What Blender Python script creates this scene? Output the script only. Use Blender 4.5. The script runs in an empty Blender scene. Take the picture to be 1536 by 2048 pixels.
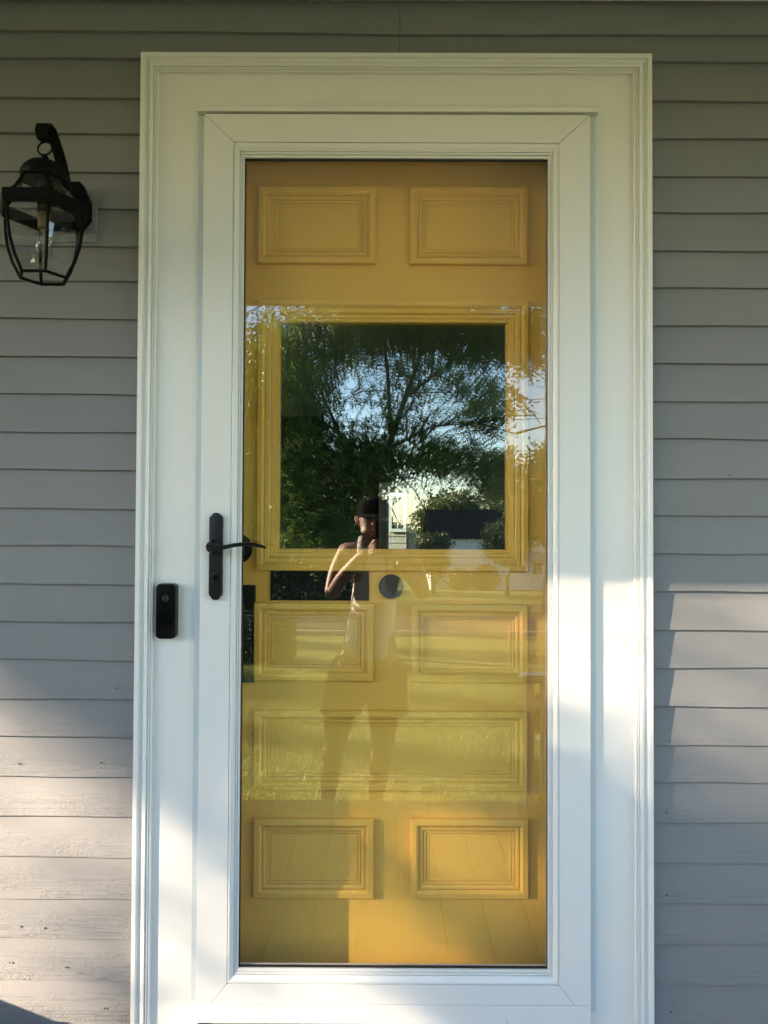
import bpy, bmesh, math, random
import numpy as np
from mathutils import Vector, Matrix

random.seed(7)
RNG = np.random.default_rng(11)
scene = bpy.context.scene
COL = scene.collection
R = math.radians

# ------------------------------------------------------------------ camera
EYE = Vector((0.0, -1.667, 1.30))
PITCH, YAW, ROLL = R(1.0488), R(-0.1140), R(0.2574)
fwd = Vector((math.sin(YAW)*math.cos(PITCH), math.cos(YAW)*math.cos(PITCH), math.sin(PITCH)))
right = Vector((math.cos(YAW), -math.sin(YAW), 0.0))
up = right.cross(fwd)
r2 = math.cos(ROLL)*right + math.sin(ROLL)*up
u2 = -math.sin(ROLL)*right + math.cos(ROLL)*up
camd = bpy.data.cameras.new('camera')
cam = bpy.data.objects.new('camera', camd)
COL.objects.link(cam)
cam.matrix_world = Matrix(((r2.x, u2.x, -fwd.x, EYE.x), (r2.y, u2.y, -fwd.y, EYE.y),
                           (r2.z, u2.z, -fwd.z, EYE.z), (0, 0, 0, 1)))
camd.sensor_fit = 'HORIZONTAL'
camd.sensor_width = 36.0
camd.lens = 36.0*1450.0/1536.0
camd.clip_start = 0.004
camd.clip_end = 3000
scene.camera = cam

# ------------------------------------------------------------------ light
SUN_AZ, SUN_EL = R(62.0), R(17.1)      # azimuth: from the wall's normal towards the left
SUN = Vector((-math.sin(SUN_AZ)*math.cos(SUN_EL), -math.cos(SUN_AZ)*math.cos(SUN_EL), math.sin(SUN_EL)))
world = bpy.data.worlds.new('World')
scene.world = world
world.use_nodes = True
wn, wl = world.node_tree.nodes, world.node_tree.links
sky = wn.new('ShaderNodeTexSky')
sky.sky_type = 'NISHITA'
sky.sun_disc = False
sky.sun_elevation = SUN_EL
sky.sun_rotation = math.atan2(SUN.x, SUN.y)
sky.air_density = 1.0
sky.dust_density = 0.3
sky.ozone_density = 2.2
wl.new(sky.outputs[0], wn['Background'].inputs[0])
wn['Background'].inputs[1].default_value = 0.098
sund = bpy.data.lights.new('sun', 'SUN')
sund.energy = 4.1
sund.angle = R(0.53)
sund.color = (1.0, 0.79, 0.56)
sun = bpy.data.objects.new('sun', sund)
COL.objects.link(sun)
sun.rotation_euler = (-SUN).to_track_quat('-Z', 'Y').to_euler()
sun.location = SUN*40

scene.view_settings.view_transform = 'Standard'
scene.view_settings.look = 'None'
scene.view_settings.exposure = 3.35
scene.view_settings.gamma = 1.0
scene.view_settings.use_curve_mapping = False
cy = scene.cycles
cy.max_bounces = 10
cy.diffuse_bounces = 5
cy.glossy_bounces = 5
cy.transparent_max_bounces = 24
cy.use_denoising = True
cy.denoising_prefilter = 'NONE'
cy.sample_clamp_indirect = 8.0
cy.caustics_reflective = False
cy.caustics_refractive = False


# ------------------------------------------------------------------ materials
def new_mat(name):
    m = bpy.data.materials.new(name)
    m.use_nodes = True
    nt = m.node_tree
    return m, nt, nt.nodes['Principled BSDF']


def ramp(nt, src, stops):
    n = nt.nodes.new('ShaderNodeValToRGB')
    el = n.color_ramp.elements
    while len(el) < len(stops):
        el.new(0.5)
    for e, (p, c) in zip(el, stops):
        e.position = p
        e.color = (c[0], c[1], c[2], 1) if hasattr(c, '__len__') else (c, c, c, 1)
    nt.links.new(src, n.inputs[0])
    return n.outputs[0]


def tex(nt, kind='Object', scale=(1, 1, 1), shift=None):
    c = nt.nodes.new('ShaderNodeTexCoord')
    mp = nt.nodes.new('ShaderNodeMapping')
    mp.inputs['Scale'].default_value = scale
    src = c.outputs[kind]
    if kind == 'World':
        pass
    nt.links.new(src, mp.inputs[0])
    if shift is not None:
        nt.links.new(shift, mp.inputs[1])
    return mp.outputs[0]


def geopos(nt):
    return nt.nodes.new('ShaderNodeNewGeometry').outputs['Position']


def mapping(nt, src, scale=(1, 1, 1)):
    mp = nt.nodes.new('ShaderNodeMapping')
    mp.inputs['Scale'].default_value = scale
    nt.links.new(src, mp.inputs[0])
    return mp.outputs[0]


def noise(nt, vec, scale, detail=4, rough=0.55, dist=0.0):
    n = nt.nodes.new('ShaderNodeTexNoise')
    n.inputs['Scale'].default_value = scale
    n.inputs['Detail'].default_value = detail
    n.inputs['Roughness'].default_value = rough
    n.inputs['Distortion'].default_value = dist
    if vec is not None:
        nt.links.new(vec, n.inputs['Vector'])
    return n.outputs[0]


def math_(nt, op, a, b=None, clamp=False):
    n = nt.nodes.new('ShaderNodeMath')
    n.operation = op
    n.use_clamp = clamp
    for i, v in enumerate((a, b)):
        if v is None:
            continue
        if isinstance(v, (int, float)):
            n.inputs[i].default_value = v
        else:
            nt.links.new(v, n.inputs[i])
    return n.outputs[0]


def bump(nt, bsdf, height, strength=0.3, dist=0.002, prev=None):
    b = nt.nodes.new('ShaderNodeBump')
    b.inputs['Strength'].default_value = strength
    b.inputs['Distance'].default_value = dist
    nt.links.new(height, b.inputs['Height'])
    if prev is not None:
        nt.links.new(prev, b.inputs['Normal'])
    nt.links.new(b.outputs[0], bsdf.inputs['Normal'])
    return b.outputs[0]


def paint(name, col, rough=0.45, var=0.06, nscale=3.0, bscale=60.0, bstr=0.08, spec=0.5, bdist=0.001):
    m, nt, b = new_mat(name)
    p = geopos(nt)
    n = noise(nt, p, nscale, 5)
    c0 = [c*(1-var) for c in col]
    c1 = [min(1, c*(1+var)) for c in col]
    nt.links.new(ramp(nt, n, [(0.3, c0), (0.7, c1)]), b.inputs['Base Color'])
    b.inputs['Roughness'].default_value = rough
    b.inputs['Specular IOR Level'].default_value = spec
    if bstr:
        bump(nt, b, noise(nt, p, bscale, 3), bstr, bdist)
    return m


def siding_mat():
    m, nt, b = new_mat('grey_clapboard_paint')
    oi = nt.nodes.new('ShaderNodeObjectInfo')
    tc = nt.nodes.new('ShaderNodeTexCoord')
    off = nt.nodes.new('ShaderNodeVectorMath')
    off.operation = 'SCALE'
    off.inputs[0].default_value = (37.0, 0.0, 19.0)
    nt.links.new(oi.outputs['Random'], off.inputs['Scale'])
    add = nt.nodes.new('ShaderNodeVectorMath')
    nt.links.new(tc.outputs['Object'], add.inputs[0])
    nt.links.new(off.outputs[0], add.inputs[1])
    v = add.outputs[0]
    sep = nt.nodes.new('ShaderNodeSeparateXYZ')
    nt.links.new(tc.outputs['Object'], sep.inputs[0])
    zl = sep.outputs[2]                                   # height above the board's own butt edge
    sepw = nt.nodes.new('ShaderNodeSeparateXYZ')
    nt.links.new(geopos(nt), sepw.inputs[0])
    zw = sepw.outputs[2]
    xw = sepw.outputs[0]
    # colour
    n1 = noise(nt, mapping(nt, v, (1.5, 1, 5)), 1.2, 5)
    base = ramp(nt, n1, [(0.3, (0.168, 0.169, 0.174)), (0.7, (0.190, 0.190, 0.195))])
    nt.links.new(base, b.inputs['Base Color'])
    b.inputs['Roughness'].default_value = 0.5
    b.inputs['Specular IOR Level'].default_value = 0.18
    # wear grows toward each board's butt edge and toward the ground, most at the left
    edge = math_(nt, 'SUBTRACT', 1.0, math_(nt, 'MULTIPLY', zl, 13.0), True)
    low = nt.nodes.new('ShaderNodeMapRange')
    low.inputs[1].default_value = 1.25
    low.inputs[2].default_value = 0.25
    low.inputs[3].default_value = 0.06
    low.inputs[4].default_value = 1.0
    nt.links.new(zw, low.inputs[0])
    leftw = nt.nodes.new('ShaderNodeMapRange')
    leftw.inputs[1].default_value = 0.5
    leftw.inputs[2].default_value = -0.3
    leftw.inputs[3].default_value = 0.30
    leftw.inputs[4].default_value = 1.0
    nt.links.new(xw, leftw.inputs[0])
    patch = ramp(nt, noise(nt, mapping(nt, v, (1, 1, 1.6)), 9.0, 4), [(0.40, 0.0), (0.58, 1.0)])
    mask = math_(nt, 'MULTIPLY', math_(nt, 'MULTIPLY', low.outputs[0], leftw.outputs[0]), math_(nt, 'MULTIPLY', math_(nt, 'POWER', edge, 0.8), patch))
    # wrinkles: distorted ridges; flakes: sharp steps
    w1 = noise(nt, mapping(nt, v, (1, 1, 1.3)), 95.0, 3, 0.5, 1.6)
    rid = math_(nt, 'ABSOLUTE', math_(nt, 'SUBTRACT', w1, 0.5))
    rid = ramp(nt, rid, [(0.0, 1.0), (0.10, 0.0)])
    fl = ramp(nt, noise(nt, mapping(nt, v, (1, 1, 1.2)), 60.0, 2, 0.5, 0.6), [(0.50, 0.0), (0.53, 1.0)])
    h = math_(nt, 'MULTIPLY', math_(nt, 'ADD', math_(nt, 'MULTIPLY', rid, 0.7), math_(nt, 'MULTIPLY', fl, 0.5)), mask)
    # long grain cracks
    cr = noise(nt, mapping(nt, v, (1.2, 1, 70)), 2.0, 3, 0.6, 0.2)
    cr = ramp(nt, math_(nt, 'ABSOLUTE', math_(nt, 'SUBTRACT', cr, 0.52)), [(0.0, 0.0), (0.006, 1.0)])
    crm = math_(nt, 'MULTIPLY', math_(nt, 'SUBTRACT', 1.0, cr), math_(nt, 'MULTIPLY', math_(nt, 'MULTIPLY', low.outputs[0], edge), 0.8))
    h = math_(nt, 'SUBTRACT', h, crm)
    p1 = bump(nt, b, h, 0.75, 0.0014)
    g = noise(nt, mapping(nt, v, (3, 3, 26)), 9.0, 3)
    bump(nt, b, g, 0.10, 0.0012, p1)
    return m


def yellow_mat():
    m, nt, b = new_mat('mustard_yellow_door_paint')
    p = geopos(nt)
    n = noise(nt, mapping(nt, p, (1, 1, 1)), 3.0, 4)
    nt.links.new(ramp(nt, n, [(0.3, (0.76, 0.455, 0.082)), (0.7, (0.82, 0.497, 0.092))]), b.inputs['Base Color'])
    b.inputs['Roughness'].default_value = 0.40
    b.inputs['Specular IOR Level'].default_value = 0.45
    st = noise(nt, mapping(nt, p, (60, 8, 6)), 2.0, 4, 0.6)
    st2 = noise(nt, mapping(nt, p, (9, 8, 40)), 2.4, 4, 0.6, 0.4)
    sp = nt.nodes.new('ShaderNodeSeparateXYZ')
    nt.links.new(p, sp.inputs[0])
    lowz = nt.nodes.new('ShaderNodeMapRange')
    lowz.inputs[1].default_value = 0.40
    lowz.inputs[2].default_value = 0.34
    nt.links.new(sp.outputs[2], lowz.inputs[0])
    mx = nt.nodes.new('ShaderNodeMix')
    nt.links.new(lowz.outputs[0], mx.inputs[0])
    nt.links.new(st, mx.inputs[2])
    nt.links.new(st2, mx.inputs[3])
    ridw = noise(nt, p, 42.0, 3, 0.5, 1.2)
    ridw = ramp(nt, math_(nt, 'ABSOLUTE', math_(nt, 'SUBTRACT', ridw, 0.5)), [(0.0, 1.0), (0.07, 0.0)])
    ridw = math_(nt, 'MULTIPLY', ridw, math_(nt, 'MULTIPLY', lowz.outputs[0], ramp(nt, noise(nt, p, 7.0, 2), [(0.5, 0.0), (0.62, 1.0)])))
    h = math_(nt, 'ADD', math_(nt, 'MULTIPLY', mx.outputs[0], 0.8), math_(nt, 'MULTIPLY', ridw, 0.6))
    bump(nt, b, h, 0.25, 0.0011)
    return m


def glass_mat(name, r0=0.06, tint=(0.96, 0.97, 0.95), wob=0.0):
    m = bpy.data.materials.new(name)
    m.use_nodes = True
    nt = m.node_tree
    nt.nodes.clear()
    out = nt.nodes.new('ShaderNodeOutputMaterial')
    mix = nt.nodes.new('ShaderNodeMixShader')
    tr = nt.nodes.new('ShaderNodeBsdfTransparent')
    tr.inputs[0].default_value = (*tint, 1)
    gl = nt.nodes.new('ShaderNodeBsdfGlossy')
    gl.inputs['Roughness'].default_value = 0.0
    lw = nt.nodes.new('ShaderNodeLayerWeight')
    lw.inputs['Blend'].default_value = 0.5
    f = math_(nt, 'ADD', math_(nt, 'MULTIPLY', math_(nt, 'POWER', lw.outputs['Facing'], 5.0), 1-r0), r0, True)
    nt.links.new(f, mix.inputs[0])
    nt.links.new(tr.outputs[0], mix.inputs[1])
    nt.links.new(gl.outputs[0], mix.inputs[2])
    nt.links.new(mix.outputs[0], out.inputs[0])
    if wob:
        bp = nt.nodes.new('ShaderNodeBump')
        bp.inputs['Strength'].default_value = wob
        bp.inputs['Distance'].default_value = 0.002
        nt.links.new(noise(nt, geopos(nt), 3.0, 1), bp.inputs['Height'])
        nt.links.new(bp.outputs[0], gl.inputs['Normal'])
    return m


def leaf_mat(name, c0, c1, trans=0.35, nscale=1.5):
    m, nt, b = new_mat(name)
    n = noise(nt, geopos(nt), nscale, 3)
    c = ramp(nt, n, [(0.3, c0), (0.7, c1)])
    nt.links.new(c, b.inputs['Base Color'])
    b.inputs['Roughness'].default_value = 0.45
    tl = nt.nodes.new('ShaderNodeBsdfTranslucent')
    nt.links.new(ramp(nt, n, [(0.3, [x*1.5 for x in c0]), (0.7, [x*1.5 for x in c1])]), tl.inputs[0])
    mix = nt.nodes.new('ShaderNodeMixShader')
    mix.inputs[0].default_value = trans
    nt.links.new(b.outputs[0], mix.inputs[1])
    nt.links.new(tl.outputs[0], mix.inputs[2])
    nt.links.new(mix.outputs[0], nt.nodes['Material Output'].inputs[0])
    return m


M = {}
M['siding'] = siding_mat()
M['trim'] = paint('white_casing_paint', (0.66, 0.65, 0.625), 0.34, 0.02, 2.0, 24.0, 0.02, 0.5)
M['storm'] = paint('white_storm_door_aluminium', (0.63, 0.62, 0.598), 0.33, 0.015, 2.0, 130.0, 0.03, 0.5)
M['zbar'] = paint('pale_blue_white_aluminium', (0.47, 0.52, 0.545), 0.30, 0.02, 2.0, 130.0, 0.02)
M['yellow'] = yellow_mat()
M['storm_glass'] = glass_mat('storm_glass', 0.080, (0.985, 0.985, 0.97))
M['window_glass'] = glass_mat('door_window_glass', 0.040, (0.88, 0.90, 0.88), 0.05)
M['lantern_glass'] = glass_mat('lantern_glass', 0.05, (0.90, 0.92, 0.90), 0.15)
M['plain_glass'] = glass_mat('house_window_glass', 0.08, (0.5, 0.55, 0.6))
M['black_metal'] = paint('black_lantern_metal', (0.003, 0.0033, 0.0033), 0.5, 0.2, 8.0, 90.0, 0.15, 0.06)
M['bronze'] = paint('dark_bronze_handle', (0.006, 0.0065, 0.007), 0.33, 0.2, 8.0, 90.0, 0.10, 0.28)
M['black_gloss'] = paint('black_gloss_plastic', (0.003, 0.003, 0.0035), 0.12, 0.0, 1, 1, 0, 0.22)
M['black_plastic'] = paint('black_plastic', (0.009, 0.010, 0.012), 0.4, 0.1, 8, 100, 0.05, 0.2)
M['lens'] = paint('lens_glass', (0.02, 0.022, 0.025), 0.04, 0.0, 1, 1, 0, 0.8)
M['slot'] = paint('black_mail_slot', (0.004, 0.004, 0.0045), 0.35, 0.1, 8, 60, 0.05, 0.15)
M['disc'] = paint('dark_verdigris_disc', (0.016, 0.026, 0.022), 0.5, 0.5, 60, 160, 0.5)
M['gasket'] = paint('black_gasket', (0.01, 0.01, 0.01), 0.6, 0, 1, 1, 0)
M['sheath'] = paint('wall_sheathing', (0.05, 0.05, 0.05), 0.9, 0.1)
M['ceiling'] = paint('porch_ceiling_paint', (0.78, 0.79, 0.76), 0.6, 0.04, 2.0, 30, 0.05)
M['beam'] = paint('porch_beam_paint', (0.74, 0.74, 0.71), 0.5, 0.04, 2.0, 30, 0.05)
M['roof'] = paint('asphalt_shingle', (0.012, 0.0125, 0.013), 0.95, 0.3, 6, 60, 0.5, 0.05)
M['plank'] = paint('grey_porch_deck_paint', (0.11, 0.098, 0.088), 0.5, 0.12, 3.0, 40, 0.2)
M['step'] = paint('concrete_step', (0.30, 0.28, 0.25), 0.85, 0.12, 6, 80, 0.3)
M['rail'] = paint('white_railing_paint', (0.82, 0.79, 0.76), 0.4, 0.03)
M['sill'] = paint('aluminium_threshold', (0.30, 0.30, 0.30), 0.4, 0.1)
M['interior_pale'] = paint('interior_pale_plaster', (0.55, 0.52, 0.48), 0.8, 0.05)  # side walls and ceiling lightened to bounce daylight onto the rear casing
M['interior'] = paint('interior_plaster', (0.045, 0.04, 0.036), 0.8, 0.05)  # rear wall darkened in colour so the hall reads as unlit
M['interior_floor'] = paint('interior_oak_floor', (0.12, 0.07, 0.04), 0.4, 0.2)
M['brown_trim'] = paint('interior_brown_trim', (0.55, 0.45, 0.38), 0.4, 0.1)
M['blue_white'] = paint('blue_white_sash', (0.26, 0.33, 0.38), 0.4, 0.02)
M['pale_siding'] = paint('pale_grey_siding', (0.17, 0.18, 0.185), 0.6, 0.04)
M['white_house'] = paint('white_house_siding', (0.78, 0.77, 0.78), 0.6, 0.04, 0.6)
M['dark_window'] = paint('dark_window_glass', (0.03, 0.035, 0.045), 0.08, 0, 1, 1, 0)
M['door_grey'] = paint('house_door_paint', (0.45, 0.42, 0.36), 0.5, 0.03)
M['bark'] = paint('bark', (0.060, 0.048, 0.038), 0.9, 0.4, 6.0, 30.0, 0.8, 0.3, 0.02)
M['locust_leaf'] = leaf_mat('locust_leaves', (0.050, 0.10, 0.018), (0.10, 0.16, 0.028), 0.45)
M['maple_leaf'] = leaf_mat('maple_leaves', (0.035, 0.07, 0.016), (0.06, 0.11, 0.022), 0.15, 0.8)
M['far_leaf'] = leaf_mat('far_leaves', (0.045, 0.075, 0.020), (0.10, 0.13, 0.03), 0.30, 0.4)
M['shrub_leaf'] = leaf_mat('shrub_leaves', (0.025, 0.045, 0.014), (0.045, 0.075, 0.02), 0.2, 3.0)
M['skin'] = paint('skin', (0.30, 0.165, 0.115), 0.5, 0.05, 8, 60, 0.05)
M['shorts'] = paint('dark_shorts_cloth', (0.035, 0.035, 0.042), 0.9, 0.15, 20, 200, 0.2)
M['cap'] = paint('black_cap_cloth', (0.004, 0.004, 0.005), 0.95, 0.15, 20, 200, 0.2, 0.05)
M['shoe'] = paint('dark_shoe', (0.03, 0.03, 0.03), 0.7)
M['wire'] = paint('black_cable', (0.02, 0.02, 0.022), 0.6, 0, 1, 1, 0)
M['wood'] = paint('weathered_wood', (0.20, 0.14, 0.09), 0.8, 0.2, 5, 40, 0.3)
M['soil'] = paint('soil', (0.04, 0.03, 0.02), 0.95, 0.3, 12, 60, 0.8)
M['road'] = paint('sunlit_road_asphalt', (0.20, 0.17, 0.155), 0.9, 0.1, 3, 60, 0.3)
M['kerb'] = paint('kerb_stone', (0.36, 0.33, 0.30), 0.85, 0.1, 4, 60, 0.3)
M['bulb_glass'] = glass_mat('bulb_glass', 0.06, (0.92, 0.92, 0.92))
M['brass'] = paint('brass_socket', (0.13, 0.085, 0.03), 0.45, 0.1)


def stripe_shirt():
    m, nt, b = new_mat('white_tank_top_stripes')
    w = nt.nodes.new('ShaderNodeTexWave')
    w.bands_direction = 'X'
    w.inputs['Scale'].default_value = 22.0
    w.inputs['Distortion'].default_value = 0.3
    nt.links.new(geopos(nt), w.inputs[0])
    nt.links.new(ramp(nt, w.outputs[1], [(0.2, (0.66, 0.58, 0.56)), (0.35, (0.78, 0.74, 0.72))]), b.inputs['Base Color'])
    b.inputs['Roughness'].default_value = 0.9
    return m


M['shirt'] = stripe_shirt()


def lawn_mat():
    m, nt, b = new_mat('lawn_grass')
    p = geopos(nt)
    n1 = noise(nt, p, 0.5, 4)
    n2 = noise(nt, p, 16.0, 3)
    mixv = math_(nt, 'ADD', math_(nt, 'MULTIPLY', n1, 0.6), math_(nt, 'MULTIPLY', n2, 0.4))
    nt.links.new(ramp(nt, mixv, [(0.36, (0.155, 0.185, 0.065)), (0.52, (0.245, 0.270, 0.105)), (0.66, (0.34, 0.335, 0.15))]), b.inputs['Base Color'])
    b.inputs['Roughness'].default_value = 0.9
    b.inputs['Specular IOR Level'].default_value = 0.1
    bump(nt, b, n2, 1.0, 0.05)
    return m


M['lawn'] = lawn_mat()
M['blade'] = leaf_mat('grass_blades', (0.15, 0.195, 0.05), (0.34, 0.35, 0.12), 0.4, 2.0)


# ------------------------------------------------------------------ mesh helpers
class MB:
    def __init__(s):
        s.v, s.f = [], []

    def add(s, vs, fs):
        o = len(s.v)
        s.v += [tuple(p) for p in vs]
        s.f += [tuple(i+o for i in f) for f in fs]
        return s

    def box(s, x0, x1, y0, y1, z0, z1):
        return s.add([(x0, y0, z0), (x1, y0, z0), (x1, y1, z0), (x0, y1, z0), (x0, y0, z1), (x1, y0, z1), (x1, y1, z1), (x0, y1, z1)],
                     [(3, 2, 1, 0), (4, 5, 6, 7), (0, 1, 5, 4), (1, 2, 6, 5), (2, 3, 7, 6), (3, 0, 4, 7)])

    def prism(s, poly, y0, y1):
        """polygon in x,z pushed from y0 (front) to y1"""
        n = len(poly)
        vs = [(x, y0, z) for x, z in poly] + [(x, y1, z) for x, z in poly]
        fs = [tuple(range(n)), tuple(range(2*n-1, n-1, -1))]
        fs += [((i+1) % n, i, n+i, n+(i+1) % n) for i in range(n)]
        return s.add(vs, fs)

    def tube(s, pts, rad, n=8, caps=True, flat=None):
        pts = [Vector(p) for p in pts]
        if not hasattr(rad, '__len__'):
            rad = [rad]*len(pts)
        vs, fs = [], []
        prev = None
        for i, p in enumerate(pts):
            t = (pts[min(i+1, len(pts)-1)]-pts[max(i-1, 0)]).normalized()
            a = prev if prev is not None else (Vector((0, 0, 1)) if abs(t.z) < 0.9 else Vector((1, 0, 0)))
            u = (a-t*a.dot(t)).normalized()
            w = t.cross(u)
            prev = u
            ru, rw = (rad[i], rad[i]) if flat is None else (rad[i]*flat[0], rad[i]*flat[1])
            for k in range(n):
                an = 2*math.pi*k/n
                vs.append(p+u*math.cos(an)*ru+w*math.sin(an)*rw)
        for i in range(len(pts)-1):
            for k in range(n):
                a, b = i*n+k, i*n+(k+1) % n
                fs.append((a, b, b+n, a+n))
        if caps:
            fs.append(tuple(range(n-1, -1, -1)))
            fs.append(tuple(range((len(pts)-1)*n, len(pts)*n)))
        return s.add(vs, fs)

    def lathe(s, prof, c=(0, 0, 0), n=24, axis='Z', a0=0.0):
        """prof: (radius, height along axis)"""
        vs, fs = [], []
        for r, h in prof:
            for k in range(n):
                an = a0+2*math.pi*k/n
                a, b = r*math.cos(an), r*math.sin(an)
                if axis == 'Z':
                    vs.append((c[0]+a, c[1]+b, c[2]+h))
                else:                      # axis -Y: h grows towards the viewer
                    vs.append((c[0]+a, c[1]-h, c[2]+b))
        m = len(prof)
        for i in range(m-1):
            for k in range(n):
                a, b = i*n+k, i*n+(k+1) % n
                fs.append((a, b, b+n, a+n))
        fs.append(tuple(range(n-1, -1, -1)))
        fs.append(tuple(range((m-1)*n, m*n)))
        return s.add(vs, fs)

    def build(s, name, mat, parent=None, origin=(0, 0, 0), bevel=0.0, smooth=False, seg=2, kind=None):
        me = bpy.data.meshes.new(name)
        o = Vector(origin)
        me.from_pydata([tuple(Vector(p)-o) for p in s.v], [], s.f)
        bm = bmesh.new()
        bm.from_mesh(me)
        if bevel:
            ed = [e for e in bm.edges if len(e.link_faces) == 2 and e.calc_face_angle(0) > R(28)]
            bmesh.ops.bevel(bm, geom=ed, offset=bevel, segments=seg, profile=0.7, affect='EDGES', clamp_overlap=True)
        bmesh.ops.recalc_face_normals(bm, faces=bm.faces)
        bm.to_mesh(me)
        bm.free()
        if smooth:
            for p in me.polygons:
                p.use_smooth = True
            me.set_sharp_from_angle(angle=R(38))
        return link(name, me, mat, parent, origin, kind)


def link(name, me, mat, parent=None, origin=(0, 0, 0), kind=None):
    ob = bpy.data.objects.new(name, me)
    COL.objects.link(ob)
    if mat is not None and len(me.materials) == 0:
        me.materials.append(mat)
    ob.location = origin
    if parent is not None:
        base = Vector((0, 0, 0))
        q = parent
        while q is not None:
            base += q.location
            q = q.parent
        ob.parent = parent
        ob.location = Vector(origin)-base
    if kind:
        ob['kind'] = kind
    return ob


def tag(o, label, cat, group=None):
    o['label'] = label
    o['category'] = cat
    if group:
        o['group'] = group
    return o


def thing(name, label, cat, loc=(0, 0, 0), group=None):
    o = bpy.data.objects.new(name, None)
    o.empty_display_size = 0.1
    COL.objects.link(o)
    o.location = loc
    return tag(o, label, cat, group)


def struct(o):
    o['kind'] = 'structure'
    return o


def quads_np(name, V, mat, parent=None, per=4, kind=None):
    """V: (N*per, 3) vertices, one polygon for each run of `per`"""
    me = bpy.data.meshes.new(name)
    n = len(V)
    me.vertices.add(n)
    me.vertices.foreach_set('co', V.astype(np.float32).ravel())
    me.loops.add(n)
    me.loops.foreach_set('vertex_index', np.arange(n, dtype=np.int32))
    me.polygons.add(n//per)
    me.polygons.foreach_set('loop_start', np.arange(0, n, per, dtype=np.int32))
    me.polygons.foreach_set('loop_total', np.full(n//per, per, dtype=np.int32))
    me.update(calc_edges=True)
    return link(name, me, mat, parent, (0, 0, 0), kind)


def unit(a):
    return a/np.maximum(np.linalg.norm(a, axis=1, keepdims=True), 1e-9)


def frame_piece(side, rect, prof, m0=True, m1=True, gap=0.0):
    """one mitred length of a frame. rect = outer x0,z0,x1,z1; prof = closed list of (inward distance, y).
    m0 / m1: mitre at the low/left end and at the high/right end"""
    x0, z0, x1, z1 = rect
    a, b = [], []
    for d, y in prof:
        e0 = (d+gap) if m0 else 0.0
        e1 = (d+gap) if m1 else 0.0
        if side == 'L':
            a.append((x0+d, y, z0+e0)); b.append((x0+d, y, z1-e1))
        elif side == 'R':
            a.append((x1-d, y, z0+e0)); b.append((x1-d, y, z1-e1))
        elif side == 'T':
            a.append((x0+e0, y, z1-d)); b.append((x1-e1, y, z1-d))
        else:
            a.append((x0+e0, y, z0+d)); b.append((x1-e1, y, z0+d))
    n = len(prof)
    fs = [(i, (i+1) % n, n+(i+1) % n, n+i) for i in range(n)]
    fs += [tuple(range(n-1, -1, -1)), tuple(range(n, 2*n))]
    return MB().add(a+b, fs)


# ================================================================== THE SETTING
# ------------------------------------------------------------------ ground
def ground_z(Y):
    """Y = metres out from the house front"""
    if Y < 2.0:
        return -0.45
    if Y < 15.4:
        return -0.45-0.064*(Y-2.0)
    if Y < 64:
        return -1.31-0.0646*(Y-15.4)
    return -4.45


def strip(name, Y0, Y1, dz, mat, x0=-300.0, x1=300.0, nx=60, ny=None):
    ny = ny or max(2, int((Y1-Y0)/2))
    vs, fs = [], []
    for j in range(ny+1):
        Y = Y0+(Y1-Y0)*j/ny
        for i in range(nx+1):
            vs.append((x0+(x1-x0)*i/nx, -Y, ground_z(Y)+dz))
    for j in range(ny):
        for i in range(nx):
            a = j*(nx+1)+i
            fs.append((a, a+1, a+nx+2, a+nx+1))
    return struct(MB().add(vs, fs).build(name, mat))


vs, fs = [], []
ys = [-400, -60, -20, -6, -1, 0, 2, 4, 6, 8, 10, 12, 14, 15.4, 18, 22, 26, 32, 40, 50, 64, 70, 120, 300, 900]
xs = [-900, -300, -100, -40, -20, -10, -5, 0, 5, 10, 20, 40, 100, 300, 900]
for Y in ys:
    for x in xs:
        vs.append((x, -Y, ground_z(Y)))
for j in range(len(ys)-1):
    for i in range(len(xs)-1):
        a = j*len(xs)+i
        fs.append((a, a+1, a+len(xs)+1, a+len(xs)))
struct(MB().add(vs, fs).build('ground', M['lawn']))
strip('road', 15.7, 21.5, 0.006, M['road'], -120, 120, 24, 6)
for Yk in (15.55, 21.5):
    struct(MB().box(-120, 120, -Yk-0.15, -Yk, ground_z(Yk)-0.2, ground_z(Yk)+0.11).build('kerb', M['kerb']))

# grass blades near the porch
nb = 52000
bx = RNG.uniform(-3.4, 3.4, nb)
bY = 2.25+RNG.power(1.0, nb)*7.5
keep = ~((np.abs(bx+0.05) < 0.95) & (bY < 2.75))
bx, bY = bx[keep], bY[keep]
nb = len(bx)
bz = -0.45-0.064*(bY-2.0)
ang = RNG.uniform(0, 2*np.pi, nb)
hh = RNG.uniform(0.03, 0.075, nb)*(1+0.5*(RNG.random(nb) > 0.93))
wd = RNG.uniform(0.003, 0.006, nb)
lean = RNG.normal(0, 0.55, (nb, 2))*hh[:, None]
P = np.stack([bx, -bY, bz], 1)
B = np.stack([np.cos(ang)*wd, np.sin(ang)*wd, np.zeros(nb)], 1)
T = P+np.stack([lean[:, 0], lean[:, 1], hh], 1)
quads_np('grass', np.stack([P-B, P+B, T], 1).reshape(-1, 3), M['blade'], None, 3, 'stuff')
bpy.data.objects['grass']['label'] = 'short sunlit lawn grass beyond the porch'
bpy.data.objects['grass']['category'] = 'grass'

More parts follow.
